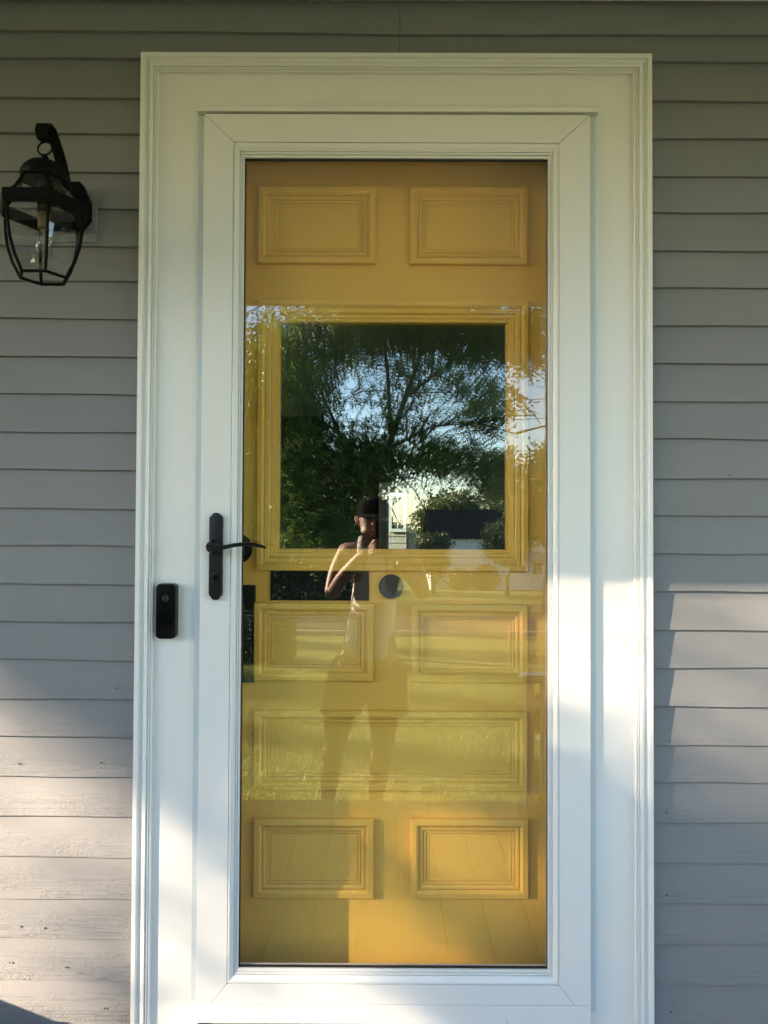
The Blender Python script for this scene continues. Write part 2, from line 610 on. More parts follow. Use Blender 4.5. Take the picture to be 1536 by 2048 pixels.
# ------------------------------------------------------------------ house wall with clapboards
wall = thing('house_wall', 'grey painted clapboard house wall around the white doorway', 'wall', (0, 0.04, 0))
OPEN = (-0.455, 0.495, 2.27)           # rough opening: x0, x1, top
sh = MB()
sh.box(-5.2, OPEN[0], 0.035, 0.16, -0.45, 3.3)
sh.box(OPEN[1], 4.2, 0.035, 0.16, -0.45, 3.3)
sh.box(OPEN[0], OPEN[1], 0.035, 0.16, OPEN[2], 3.3)
sh.box(OPEN[0], OPEN[1], 0.035, 0.16, -0.45, 0.13)
sh.build('sheathing', M['sheath'], wall)

# butt-edge heights, left of the door: at x=-0.88 ; right: at x=0.62
LEFT = [2.3953, 2.3073, 2.2219, 2.1318, 2.0443, 1.9558, 1.8733, 1.7851, 1.6959, 1.6081, 1.5192, 1.4305, 1.3414, 1.2542,
        1.1655, 1.0774, 0.9896, 0.9002, 0.8121, 0.7213, 0.6296, 0.5369, 0.4432, 0.3532, 0.2576, 0.1623, 0.07, -0.02, -0.12]
RIGHT = [2.3872, 2.2994, 2.2106, 2.1207, 2.0360, 1.9447, 1.8595, 1.7695, 1.6815, 1.5921, 1.5047, 1.4130, 1.3255, 1.2385,
         1.1499, 1.0615, 0.9738, 0.8850, 0.7960, 0.7100, 0.6200, 0.5255, 0.4343, 0.3422, 0.2468, 0.155, 0.06, -0.03, -0.12]


def clapboard(x0, x1, za, zb, top, wave):
    """board from x0 to x1 with butt edge za at x0 and zb at x1; its top slides under the one above"""
    yb, yt, th = 0.0172, 0.0285, 0.0085
    n = max(2, int((x1-x0)/0.06))
    va, fa = [], []
    ox = (x0+x1)/2
    oz = (za+zb)/2
    for i in range(n+1):
        t = i/n
        x = x0+(x1-x0)*t
        dz = wave*math.sin(7.3*x+oz*40)+wave*0.6*math.sin(19.0*x+oz*17)
        dy = 0.0007*math.sin(4.1*x+oz*23)
        z = za+(zb-za)*t
        va += [(x, yb+dy, z+dz), (x, yt, z+top+0.012), (x, yt+0.006, z+top+0.012), (x, yb+th+0.009, z+dz)]
    for i in range(n):
        a = i*4
        for k in range(4):
            fa.append((a+k, a+(k+1) % 4, a+4+(k+1) % 4, a+4+k))
    fa += [(0, 3, 2, 1), (n*4, n*4+1, n*4+2, n*4+3)]
    return MB().add(va, fa).build('clapboard', M['siding'], wall, (ox, yb, oz), bevel=0)


CX0, CX1 = -0.5725, 0.6130             # casing outer edges
for i, z in enumerate(LEFT):
    hgt = (LEFT[i-1]-z) if i else 0.078
    sl = -0.0055 if i < 22 else -0.0085
    if i:
        clapboard(-3.6, CX0-0.001, z+0.012*1.2, z+sl*1.02, hgt, 0.0006 if i < 10 else 0.0011)
for i, z in enumerate(RIGHT):
    hgt = (RIGHT[i-1]-z) if i else 0.078
    if i:
        clapboard(CX1+0.001, 3.0, z, z-0.004, hgt, 0.0006 if i < 10 else 0.0011)
# the two courses over the casing, each broken by a butt joint above the door
clapboard(-3.6, 0.0284, 2.400, 2.3965, 0.066, 0.0006)
clapboard(0.0296, 3.0, 2.3968, 2.380, 0.068, 0.0006)
clapboard(-3.6, 0.0284, 2.486, 2.4555, 0.075, 0.0006)
clapboard(0.0296, 3.0, 2.4552, 2.461, 0.075, 0.0006)
clapboard(-3.6, 3.0, 2.545, 2.5285, 0.09, 0.0006)

# nail heads showing through the paint of the lower boards
for (x, z) in [(0.651, 0.640), (0.651, 0.452), (-0.845, 0.745), (-0.655, 0.748), (-0.835, 0.372), (-0.78, 0.369), (-0.86, 0.290), (-0.64, 0.187), (-0.73, 0.28), (0.66, 0.187), (-0.62, 0.92), (0.80, 1.42)]:
    yb = 0.0175
    MB().lathe([(0.0022, 0.0), (0.0020, 0.0012)], (x, yb+0.0008, z), 10, 'Y').build('nail_head', M['sheath'], wall)

# ------------------------------------------------------------------ porch
deck = thing('porch_floor', 'grey painted plank porch floor reflected low in the storm glass', 'porch floor', (0, -0.9, 0))
x = -5.0
while x < 3.6:
    w = 0.134
    MB().box(x, x+w, -1.76, 0.03, -0.028, 0.0).build('plank', M['plank'], deck, (x+w/2, -0.9, -0.02), bevel=0.003, seg=1)
    x += 0.1405
MB().box(-5.0, 3.6, -1.735, 0.03, -0.45, -0.03).build('skirt', M['plank'], deck)
st = thing('porch_step', 'concrete step below the porch edge under the photographer', 'step', (0, -2.0, -0.45))
MB().box(-0.95, 0.85, -2.22, -1.737, -0.45, -0.19).build('tread', M['step'], st, bevel=0.008)
MB().box(-0.95, 0.85, -2.56, -2.222, -0.47, -0.36).build('tread', M['step'], st, bevel=0.008)

roof = thing('porch_roof', 'porch roof with pale ceiling and beam shading the doorway', 'porch roof', (0, -0.9, 2.6))
ceil = MB()
ceil.box(-5.4, 3.9, -1.74, 0.034, 2.552, 2.575).build('ceiling', M['ceiling'], roof)
MB().box(-5.4, 3.9, -1.843, -1.741, 2.372, 2.58).build('beam', M['beam'], roof, bevel=0.004)
MB().box(-5.5, 4.0, -1.95, 0.034, 2.582, 2.72).build('roof_deck', M['roof'], roof)
MB().box(-5.35, 3.85, -0.006, 0.012, 2.531, 2.551).build('cornice_moulding', M['beam'], roof, bevel=0.004)
for px_ in (-1.85, 2.45, -4.9):
    p = thing('porch_post', {-1.85: 'white square porch post left of the doorway, out past the lantern', 2.45: 'white square porch post at the right end of the railing',
                             -4.9: 'white square porch post at the far left porch corner'}[px_], 'post', (px_, -1.70, 0), 'porch posts')
    MB().box(px_-0.05, px_+0.05, -1.735, -1.635, 0, 2.37).build('shaft', M['rail'], p, bevel=0.004)
    MB().box(px_-0.065, px_+0.065, -1.74, -1.62, 0.001, 0.12).build('plinth', M['rail'], p, bevel=0.004)

# low railing on the right of the steps
rl = thing('porch_railing', 'white porch railing with newel post and balusters, reflected at the lower right', 'railing', (0.7, -1.70, 0))
MB().box(0.655, 0.695, -1.72, -1.68, 0.0, 0.575).build('newel_post', M['rail'], rl, bevel=0.004)
MB().prism([(0.630, 0.590), (0.650, 0.575), (2.40, 0.575), (2.40, 0.612), (0.640, 0.612)], -1.745, -1.655).build('cap_rail', M['rail'], rl, bevel=0.004)
MB().box(0.695, 2.40, -1.715, -1.685, 0.06, 0.095).build('bottom_rail', M['rail'], rl, bevel=0.003)
bxp = 0.735
while bxp < 2.36:
    MB().box(bxp-0.010, bxp+0.010, -1.71, -1.69, 0.094, 0.576).build('baluster', M['rail'], rl, bevel=0.002, seg=1)
    bxp += 0.095
MB().tube([(0.690, -1.70, 0.44), (0.80, -1.70, 0.578)], 0.010, 6).build('brace', M['rail'], rl)

# foundation shrubs before the porch; the unseen left pair is added to shade the deck
for i, (xa, xb, zt) in enumerate([(-2.6, -0.91, 1.34), (-4.5, -2.7, 1.26), (0.95, 2.2, 0.50), (2.3, 3.6, 0.62)]):
    hb = thing('porch_shrub', ['rounded yew shrub before the porch just left of the steps', 'wide yew shrub at the left end of the row before the porch', 'low dark yew shrub right behind the mirrored railing', 'yew shrub behind the far right end of the railing'][i], 'shrub', ((xa+xb)/2, -2.45, -0.46), 'shrubs before the porch')
    n = 9000
    dd = unit(RNG.normal(size=(n, 3)))
    dd = np.sign(dd)*np.abs(dd)**0.55*(RNG.random((n, 1))**0.25)
    P = np.array([(xa+xb)/2, -2.45, (zt-0.5)/2])+dd*np.array([(xb-xa)/2+0.06, 0.42, (zt+0.5)/2])
    dv = unit(RNG.normal(size=(n, 3)))
    bn = unit(np.cross(dv, RNG.normal(size=(n, 3))))
    quads_np('foliage', np.stack([P, P+dv*0.035+bn*0.022, P+dv*0.07, P+dv*0.035-bn*0.022], 1).reshape(-1, 3), M['shrub_leaf'], hb, 4, 'stuff')
    MB().tube([((xa+xb)/2, -2.45, -0.5), ((xa+xb)/2, -2.45, 0.1)], [0.06, 0.03], 8).build('stem', M['bark'], hb)

# unseen planter added left of the frame to cast shade on the lowest boards
pl = thing('planter_box', 'low wooden planter box against the wall, left of the doorway', 'planter', (-1.55, -0.2, 0))
for (a, b_, c, d) in [(-1.85, -1.25, -0.42, -0.395), (-1.85, -1.25, -0.005, 0.014), (-1.85, -1.825, -0.394, -0.006), (-1.275, -1.25, -0.394, -0.006)]:
    MB().box(a, b_, c, d, 0.0, 0.332).build('side_board', M['wood'], pl, bevel=0.002)
MB().box(-1.824, -1.276, -0.394, -0.006, 0.02, 0.29).build('soil', M['soil'], pl)

# ------------------------------------------------------------------ interior seen through the door window
room = thing('entry_hall', 'dim entry hall seen through the door window', 'hall', (0, 3, 0.1))
MB().box(-2.3, -2.2, 0.165, 7.1, 0.0, 2.6).build('side_wall', M['interior_pale'], room)
sw = MB()  # right wall with an opening added to light the rear window casing
sw.box(2.2, 2.3, 0.165, 4.6, 0.0, 2.6)
sw.box(2.2, 2.3, 6.8, 7.1, 0.0, 2.6)
sw.box(2.2, 2.3, 4.6, 6.8, 0.0, 0.8)
sw.box(2.2, 2.3, 4.6, 6.8, 2.3, 2.6)
sw.build('side_wall', M['interior_pale'], room)
MB().box(-2.3, 2.3, 0.165, 7.1, 2.601, 2.7).build('ceiling', M['interior_pale'], room)
MB().box(-2.3, 2.3, 0.165, 7.1, 0.0, 0.13).build('floor', M['interior_floor'], room)
rx0, rx1, rz0, rz1 = 0.040, 0.250, 0.95, 1.69
rw = MB()
rw.box(-2.2, rx0, 7.0, 7.1, 0.131, 2.6)
rw.box(rx1, 2.2, 7.0, 7.1, 0.131, 2.6)
rw.box(rx0, rx1, 7.0, 7.1, 0.131, rz0)
rw.box(rx0, rx1, 7.0, 7.1, rz1, 2.6)
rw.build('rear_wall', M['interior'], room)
win = thing('hall_window', 'narrow bright rear window seen through the dark door window', 'window', (0.15, 6.95, 1.3))
for sd in 'LRTB':
    frame_piece(sd, (rx0-0.120, rz0-0.120, rx1+0.120, rz1+0.120), [(0, 6.998), (0, 6.975), (0.080, 6.968), (0.085, 6.960), (0.118, 6.962), (0.122, 6.97), (0.122, 7.05), (0.119, 7.05), (0.119, 6.998)]).build('casing', M['brown_trim'], win)
MB().box(rx0+0.011, rx1-0.011, 7.060, 7.064, rz0+0.011, rz1-0.011).build('pane', M['lantern_glass'], win)
# neighbour's wall beyond it
nbw = thing('neighbour_shed', 'pale sided outbuilding wall with a blue white window behind the hall', 'shed', (0.3, 10.0, 0))
for i in range(34):
    z = -0.45+i*0.105
    MB().add([(-2.4, 9.96, z), (3.0, 9.96, z), (3.0, 9.985, z+0.11), (-2.4, 9.985, z+0.11), (-2.4, 10.02, z), (3.0, 10.02, z)],
             [(0, 1, 2, 3), (0, 4, 5, 1)]).build('siding_board', M['pale_siding'], nbw)
MB().box(-2.4, 3.0, 10.02, 12.5, -0.45, 3.2).build('shed_body', M['pale_siding'], nbw)
MB().box(0.10, 0.29, 9.925, 9.95, 1.24, 1.78).build('pane', M['dark_window'], nbw)
for sd in 'LRTB':
    frame_piece(sd, (0.052, 1.195, 0.335, 1.82), [(0, 9.958), (0, 9.90), (0.05, 9.90), (0.05, 9.958)]).build('window_frame', M['blue_white'], nbw)
MB().box(0.186, 0.204, 9.895, 9.949, 1.246, 1.768).build('window_bar', M['blue_white'], nbw)

# ================================================================== THE DOORWAY
# ------------------------------------------------------------------ casing
cas = thing('door_casing', 'wide white moulded casing framing the storm door', 'door frame', (0.02, 0, 0.1))
# profile from the outer edge inwards: lip, cove, two beads, then the flat board
BAND = [(0.0, 0.030), (0.0, -0.0060), (0.0012, -0.0075), (0.0092, -0.0075), (0.0104, -0.0064), (0.0106, -0.0030), (0.0120, -0.0006), (0.0145, 0.0008), (0.0175, 0.0004),
        (0.0205, -0.0024), (0.0215, -0.0046), (0.0228, -0.0056), (0.0285, -0.0058), (0.0298, -0.0046), (0.0300, -0.0008), (0.0312, -0.0008), (0.0314, -0.0030), (0.0328, -0.0034), (0.0348, -0.0030), (0.0350, 0.0004), (0.0360, 0.0004),
        (0.0362, -0.0016), (0.0390, -0.0012), (0.0402, 0.0010), (0.0404, 0.0085), (0.1480, 0.0085), (0.1480, 0.030)]
crect = (CX0, 0.02, CX1, 2.3956)
frame_piece('L', crect, BAND, False, True, 0.0).build('casing_board', M['trim'], cas)
frame_piece('R', crect, [(d*1.0 if d < 0.1 else 0.1430, y) for d, y in BAND], False, True, 0.0).build('casing_board', M['trim'], cas)
frame_piece('T', crect, [(d*1.06 if d < 0.1 else 0.1305, y) for d, y in BAND], True, True, 0.0).build('casing_board', M['trim'], cas)
# jambs and head lining between storm door and inner door
MB().box(-0.4545, -0.4395, 0.0306, 0.2, 0.10, 2.262).build('jamb', M['trim'], cas)
MB().box(0.4800, 0.4945, 0.0305, 0.2, 0.10, 2.262).build('jamb', M['trim'], cas)
MB().box(-0.4390, 0.4795, 0.0305, 0.2, 2.248, 2.2625).build('head_jamb', M['trim'], cas)
MB().prism([(-0.46, 0.05), (0.50, 0.05), (0.50, 0.150), (-0.46, 0.150)], -0.055, 0.034).build('threshold', M['sill'], cas, bevel=0.006)
MB().box(-0.4390, 0.4795, 0.0345, 0.2, 0.10, 0.19).build('threshold', M['sill'], cas)

# ------------------------------------------------------------------ storm door
sd_ = thing('storm_door', 'white full view storm door with one large glass pane', 'storm door', (0.02, 0.0, 0.18))
YF, YB = -0.0105, 0.022
SX0, SX1, SZ0, SZ1 = -0.4228, 0.4685, 0.2190, 2.2486
BX0, BX1, BZ0, BZ1 = -0.3535, 0.3966, 0.2628, 2.1831
GX0, GX1, GZ0, GZ1 = -0.3300, 0.3742, 0.2920, 2.1510


def quad_piece(poly, name, mat, bevel=0.0012):
    return MB().prism(poly, YF, YB).build(name, mat, sd_, bevel=bevel)


g = 0.0003
quad_piece([(SX0, 0.2185), (-0.3900, 0.2185), (BX0-g, BZ0), (BX0-g, BZ1), (SX0, SZ1-g)], 'stile', M['storm'])
quad_piece([(SX1, 0.2185), (SX1, SZ1-g), (BX1+g, BZ1), (BX1+g, BZ0), (0.4330, 0.2185)], 'stile', M['storm'])
quad_piece([(SX0+g*2, SZ1), (BX0+g, BZ1+g), (BX1-g, BZ1+g), (SX1-g*2, SZ1)], 'top_rail', M['storm'])
quad_piece([(-0.3893, 0.2185), (0.4323, 0.2185), (BX1-g, BZ0-g), (BX0+g, BZ0-g)], 'bottom_rail', M['storm'])
MB().box(SX0, SX1, YF-0.0006, YB, 0.1755, 0.2178).build('bottom_expander', M['storm'], sd_, bevel=0.0012)
BEAD = [(0.0, YB-0.001), (0.0, YF+0.0040), (0.0008, YF+0.0040), (0.0009, YF+0.0004), (0.0022, YF-0.0002), (0.0050, YF+0.0002), (0.0085, YF+0.0024), (0.0115, YF+0.0054), (0.0135, YF+0.0060), (0.0136, YF+0.0094), (0.0148, YF+0.0094),
        (0.0149, YF+0.0070), (0.0178, YF+0.0074), (0.0179, YF+0.0112), (0.0190, YF+0.0112), (0.0191, YF+0.0092), (0.0232, YF+0.0098), (0.0232, YB-0.001)]
frame_piece('L', (BX0, BZ0, BX1, BZ1), BEAD, gap=0.0006).build('glazing_bead', M['storm'], sd_)
frame_piece('R', (BX0, BZ0, BX1, BZ1), BEAD, gap=0.0006).build('glazing_bead', M['storm'], sd_)
BEADT = [(d*1.36, y) for d, y in BEAD]
BEADB = [(d*1.25, y) for d, y in BEAD]
# head and sill beads are a little deeper; they butt on the same corner line
for nm, pr, sd in (('T', BEADT, 'T'), ('B', BEADB, 'B')):
    x0, z0, x1, z1 = BX0, BZ0, BX1, BZ1
    a, b_ = [], []
    kx = 1.36 if sd == 'T' else 1.25
    for d, y in pr:
        zz = z1-d if sd == 'T' else z0+d
        a.append((x0+d/kx+0.0006, y, zz))
        b_.append((x1-d/kx-0.0006, y, zz))
    n = len(pr)
    fs = [(i, (i+1) % n, n+(i+1) % n, n+i) for i in range(n)]+[tuple(range(n-1, -1, -1)), tuple(range(n, 2*n))]
    MB().add(a+b_, fs).build('glazing_bead', M['storm'], sd_)
for (a, b_, c, d) in [(GX0-0.002, GX0+0.0016, GZ0-0.002, GZ1+0.002), (GX1-0.0016, GX1+0.002, GZ0-0.002, GZ1+0.002)]:
    MB().box(a, b_, 0.0035, 0.0118, c, d).build('gasket', M['gasket'], sd_)
MB().box(GX0+0.002, GX1-0.002, 0.0035, 0.0118, GZ1-0.0022, GZ1+0.002).build('gasket', M['gasket'], sd_)
MB().box(GX0+0.002, GX1-0.002, 0.0035, 0.0118, GZ0-0.002, GZ0+0.0014).build('gasket', M['gasket'], sd_)
MB().box(GX0-0.004, GX1+0.004, 0.0125, 0.0165, GZ0-0.004, GZ1+0.004).build('glass_pane', M['storm_glass'], sd_)
# aluminium Z-bars and drip cap
for xa, xb in ((-0.4382, -0.4240), (0.4697, 0.4832)):
    MB().box(xa, xb, 0.0015, 0.0083, 0.195, 2.2505).build('z_bar', M['zbar'], sd_, bevel=0.001)
MB().prism([(-0.4400, 2.2535), (0.4875, 2.2535), (0.4875, 2.2645), (-0.4400, 2.2645)], -0.0145, 0.029).build('drip_cap', M['trim'], sd_, bevel=0.0025)
# handle set
hp = MB().prism([(-0.4005, 1.1430), (-0.3985, 1.1375), (-0.3960, 1.1365), (-0.3935, 1.1310), (-0.3890, 1.1285), (-0.3815, 1.1285), (-0.3770, 1.1310), (-0.3745, 1.1365), (-0.3720, 1.1375), (-0.3700, 1.1430),
                 (-0.3700, 1.3150), (-0.3715, 1.3185), (-0.3745, 1.3195), (-0.3770, 1.3240), (-0.3815, 1.3268), (-0.3890, 1.3268), (-0.3935, 1.3240), (-0.3960, 1.3195), (-0.3990, 1.3185), (-0.4005, 1.3150)],
                -0.0200, YF-0.0002).build('handle_plate', M['bronze'], sd_, bevel=0.0028, smooth=True)
MB().lathe([(0.0155, 0.0), (0.0155, 0.014), (0.0145, 0.022), (0.012, 0.026), (0.011, 0.034)], (-0.3880, -0.020, 1.2495), 24, 'Y').build('lever_rose', M['bronze'], hp, smooth=True)
MB().tube([(-0.3890, -0.047, 1.2490), (-0.3780, -0.055, 1.2470), (-0.3600, -0.058, 1.2490), (-0.3350, -0.060, 1.2545), (-0.3100, -0.061, 1.2575), (-0.2900, -0.061, 1.2560), (-0.2730, -0.060, 1.2520), (-0.2640, -0.059, 1.2485)],
          [0.0085, 0.0075, 0.0062, 0.0058, 0.0058, 0.0056, 0.0048, 0.0026], 12, True, (0.8, 1.25)).build('lever', M['bronze'], hp, smooth=True)
MB().prism([(-0.3945, 1.1780), (-0.3925, 1.1870), (-0.3850, 1.1910), (-0.3775, 1.1870), (-0.3755, 1.1780), (-0.3785, 1.1640), (-0.3850, 1.1560), (-0.3915, 1.1640)], -0.0235, -0.0195).build('lock_escutcheon', M['bronze'], hp, bevel=0.0015, smooth=True)
MB().lathe([(0.0072, 0.0), (0.0068, 0.006), (0.0045, 0.007)], (-0.3850, -0.0225, 1.1800), 16, 'Y').build('lock_cylinder', M['black_metal'], hp, smooth=True)
MB().box(-0.3858, -0.3842, -0.0305, -0.0290, 1.1755, 1.1845).build('keyway', M['black_gloss'], hp)
# small dent marks near the foot of the door
MB().tube([(0.2795, YF-0.0009, 0.1790), (0.2790, YF-0.0009, 0.1850), (0.2815, YF-0.0009, 0.1868)], 0.0007, 6).build('scratch', M['sill'], sd_)

# ------------------------------------------------------------------ inner front door
fd = thing('front_door', 'mustard yellow panelled front door with window, behind the storm door', 'door', (0.02, 0.15, 0.2))
DF = 0.130                              # its face
DX0, DX1, DZ0, DZ1 = -0.4370, 0.4775, 0.192, 2.245
WGX0, WGX1, WGZ0, WGZ1 = -0.2640, 0.2990, 1.2400, 1.8020
slab = MB()
slab.box(DX0, WGX0-0.004, DF, 0.174, DZ0, DZ1)
slab.box(WGX1+0.004, DX1, DF, 0.174, DZ0, DZ1)
slab.box(WGX0-0.004, WGX1+0.004, DF, 0.174, DZ0, WGZ0-0.004)
slab.box(WGX0-0.004, WGX1+0.004, DF, 0.174, WGZ1+0.004, DZ1)
slab.build('slab', M['yellow'], fd)
MOULD = [(0.0, 0.004), (0.0, -0.0118), (0.0016, -0.0140), (0.0130, -0.0150), (0.0150, -0.0140), (0.0185, -0.0096), (0.0196, -0.0094), (0.0198, -0.0050), (0.0212, -0.0050), (0.0214, -0.0084),
         (0.0262, -0.0080), (0.0288, -0.0064), (0.0298, -0.0060), (0.0300, -0.0022), (0.0314, -0.0022), (0.0316, -0.0046), (0.0352, -0.0042), (0.0366, -0.0036), (0.0368, 0.0002), (0.0382, 0.0002),
         (0.0384, -0.0020), (0.0430, -0.0020), (0.0440, -0.0008), (0.0442, 0.004)]
MOULD = [(d*1.04, DF+h) for d, h in MOULD]


def panel(x0, z0, x1, z1):
    pn = MB().box(x0+0.040, x1-0.040, DF-0.0007, DF+0.004, z0+0.040, z1-0.040).build('panel', M['yellow'], fd)
    for sd in 'LRTB':
        frame_piece(sd, (x0, z0, x1, z1), MOULD).build('moulding', M['yellow'], pn)


for q in [(-0.3196, 1.9487, -0.0274, 2.1405), (0.0575, 1.9476, 0.3499, 2.1406), (-0.3215, 0.9172, -0.0275, 1.1084), (0.0645, 0.9154, 0.3508, 1.1065),
          (-0.3205, 0.6507, 0.3511, 0.8449), (-0.3190, 0.3890, -0.0250, 0.5815), (0.0655, 0.3899, 0.3530, 0.5830)]:
    panel(*q)
fr = [(0.0, DF+0.004), (0.0, DF-0.0110), (0.0014, DF-0.0130), (0.0120, DF-0.0140), (0.0145, DF-0.0120), (0.0170, DF-0.0085), (0.0182, DF-0.0082), (0.0184, DF-0.0046), (0.0198, DF-0.0046), (0.0200, DF-0.0080),
      (0.0300, DF-0.0076), (0.0330, DF-0.0054), (0.0332, DF-0.0012), (0.0346, DF-0.0012), (0.0348, DF-0.0040), (0.0430, DF-0.0030), (0.0450, DF+0.0010), (0.0455, DF+0.008), (0.0530, DF+0.0085), (0.0535, DF+0.025), (0.0, DF+0.025)]
wf = (-0.3178, 1.1875, 0.3525, 1.8580)
for sd in 'LRTB':
    frame_piece(sd, wf, fr).build('window_moulding', M['yellow'], fd)
MB().box(WGX0-0.003, WGX1+0.003, DF+0.010, DF+0.014, WGZ0-0.003, WGZ1+0.003).build('window_pane', M['window_glass'], fd)
MB().box(WGX0-0.003, WGX1+0.003, DF+0.022, DF+0.025, WGZ0-0.003, WGZ1+0.003).build('window_pane', M['window_glass'], fd)
# mail slot: plate with a hinged flap
ms = MB().box(-0.2839, -0.0395, DF-0.0035, DF-0.0002, 1.1134, 1.1860).build('mail_slot_plate', M['slot'], fd, bevel=0.001)
MB().box(-0.2700, -0.0620, DF-0.0062, DF-0.0036, 1.1235, 1.1770).build('mail_flap', M['slot'], ms, bevel=0.0012)
MB().lathe([(0.0025, 0), (0.0020, 0.0012)], (-0.0500, DF-0.0036, 1.150), 12, 'Y').build('screw', M['bronze'], ms, smooth=True)
MB().lathe([(0.0025, 0), (0.0020, 0.0012)], (-0.2765, DF-0.0036, 1.150), 12, 'Y').build('screw', M['bronze'], ms, smooth=True)
MB().lathe([(0.0300, 0.0), (0.0300, 0.006), (0.0285, 0.0085), (0.012, 0.0098), (0.001, 0.0100)], (0.0146, DF-0.0002, 1.1486), 40, 'Y').build('round_knocker_disc', M['disc'], fd, smooth=True)
kn = MB().lathe([(0.0375, 0.0), (0.0375, 0.004), (0.032, 0.010), (0.016, 0.014)], (-0.3665, DF-0.0002, 1.2405), 32, 'Y').build('knob_rose', M['black_metal'], fd, smooth=True)
MB().lathe([(0.010, 0.012), (0.010, 0.030), (0.017, 0.034), (0.021, 0.042), (0.019, 0.052), (0.008, 0.056)], (-0.3665, DF-0.0002, 1.2405), 24, 'Y').build('door_knob', M['black_metal'], kn, smooth=True)
MB().box(-0.3840, -0.3195, DF-0.012, DF-0.0002, 0.9121, 1.1513).build('lock_plate', M['slot'], fd, bevel=0.003)

# ------------------------------------------------------------------ doorbell
db = thing('video_doorbell', 'slim black video doorbell on the left door casing', 'doorbell', (-0.499, 0.0, 1.10))


def rrect(x0, x1, z0, z1, r, n=6):
    pts = []
    for cx, cz, a0 in ((x1-r, z1-r, 0), (x0+r, z1-r, 90), (x0+r, z0+r, 180), (x1-r, z0+r, 270)):
        for i in range(n+1):
            a = R(a0+90*i/n)
            pts.append((cx+r*math.cos(a), cz+r*math.sin(a)))
    return pts


MB().prism(rrect(-0.5215, -0.4765, 1.0395, 1.1645, 0.010), -0.0150, 0.0083).build('body', M['black_plastic'], db, bevel=0.0012, smooth=True)
fp = MB().prism(rrect(-0.5200, -0.4782, 1.0410, 1.1630, 0.009), -0.0175, -0.0151).build('face_plate', M['black_gloss'], db, bevel=0.0009, smooth=True)
MB().lathe([(0.0085, 0.0), (0.0080, 0.0008), (0.0062, 0.0008), (0.0056, 0.0003), (0.001, 0.0006)], (-0.4992, -0.0176, 1.1320), 28, 'Y').build('camera_lens', M['lens'], fp, smooth=True)
MB().lathe([(0.0120, 0.0), (0.0118, 0.0006), (0.0106, 0.0006), (0.0104, 0.0001), (0.001, 0.0001)], (-0.4992, -0.0176, 1.0780), 32, 'Y').build('button_ring', M['black_gloss'], fp, smooth=True)
MB().lathe([(0.0016, 0.0), (0.0014, 0.0005)], (-0.5155, -0.0176, 1.1560), 10, 'Y').build('sensor', M['lens'], fp)

# ------------------------------------------------------------------ wall lantern
LX, LY = -0.7185, -0.1600
lan = thing('wall_lantern', 'black six sided glass wall lantern left of the door', 'lantern', (LX, 0.0, 1.95))
MB().box(-0.790, -0.678, 0.0120, 0.030, 1.9500, 2.0500).build('mounting_block', M['siding'], lan, (-0.738, 0, 1.96), bevel=0.003)
MB().prism([(-0.760, 1.972), (-0.708, 1.972), (-0.687, 1.998), (-0.687, 2.040), (-0.705, 2.080), (-0.760, 2.080), (-0.783, 2.040), (-0.783, 1.998)], -0.018, 0.0118).build('back_plate', M['black_metal'], lan, bevel=0.004, smooth=True)


def hexv(r, z, k):
    a = R(60*k)
    return Vector((LX+r*math.cos(a), LY+r*math.sin(a), z))


# levels of the glass body: radius, height
BODY = [(0.0800, 1.9480), (0.0815, 1.9260), (0.0800, 1.9000), (0.0750, 1.8700), (0.0650, 1.8400), (0.0480, 1.8080)]
cage = MB()
for k in range(6):
    pts = [hexv(r, z, k) for r, z in BODY]
    cage.tube(pts, 0.0035, 8, True)
cage.build('cage_bars', M['black_metal'], lan, smooth=True)
rng = MB()
for k in range(6):
    rng.tube([hexv(0.0480, 1.8080, k), hexv(0.0480, 1.8080, k+1)], 0.0034, 8)
rng.build('bottom_ring', M['black_metal'], lan, smooth=True)
for k in range(6):
    gm = MB()
    vs = []
    for r, z in BODY:
        vs += [hexv(r, z, k), hexv(r, z, k+1)]
    gm.add(vs, [(2*i, 2*i+1, 2*i+3, 2*i+2) for i in range(len(BODY)-1)])
    gm.build('glass_pane', M['lantern_glass'], lan)
# brim: hexagonal hoop, deeper outside
br = MB()
OUT = [(0.0780, 1.9560), (0.0880, 1.9640), (0.0925, 1.9620), (0.0930, 1.9440), (0.0880, 1.9360), (0.0790, 1.9370)]
for k in range(6):
    a = [hexv(r, z, k) for r, z in OUT]
    b_ = [hexv(r, z, k+1) for r, z in OUT]
    n = len(OUT)
    br.add(a+b_, [(i, (i+1) % n, n+(i+1) % n, n+i) for i in range(n)])
br.build('brim', M['black_metal'], lan)
ROOF = [(0.0800, 1.9600), (0.0660, 1.9740), (0.0540, 1.9940), (0.0480, 2.0120)]
rf = MB()
for k in range(6):
    rf.tube([hexv(r, z, k) for r, z in ROOF], 0.0033, 8)
    rf.tube([hexv(0.0480, 2.0120, k), hexv(0.0480, 2.0120, k+1)], 0.0033, 6)
rf.build('roof_bars', M['black_metal'], lan, smooth=True)
for k in range(6):
    gm = MB()
    vs = []
    for r, z in ROOF:
        vs += [hexv(r-0.001, z, k), hexv(r-0.001, z, k+1)]
    gm.add(vs, [(2*i, 2*i+1, 2*i+3, 2*i+2) for i in range(len(ROOF)-1)])
    gm.build('roof_pane', M['lantern_glass'], lan)
MB().lathe([(0.030, 2.010), (0.0440, 2.014), (0.0475, 2.020), (0.0470, 2.026), (0.0420, 2.036), (0.0320, 2.046), (0.0180, 2.052), (0.0075, 2.054), (0.0060, 2.058), (0.0075, 2.062), (0.0050, 2.066), (0.001, 2.067)],
           (LX, LY, 0), 32).build('dome_cap', M['black_metal'], lan, smooth=True)
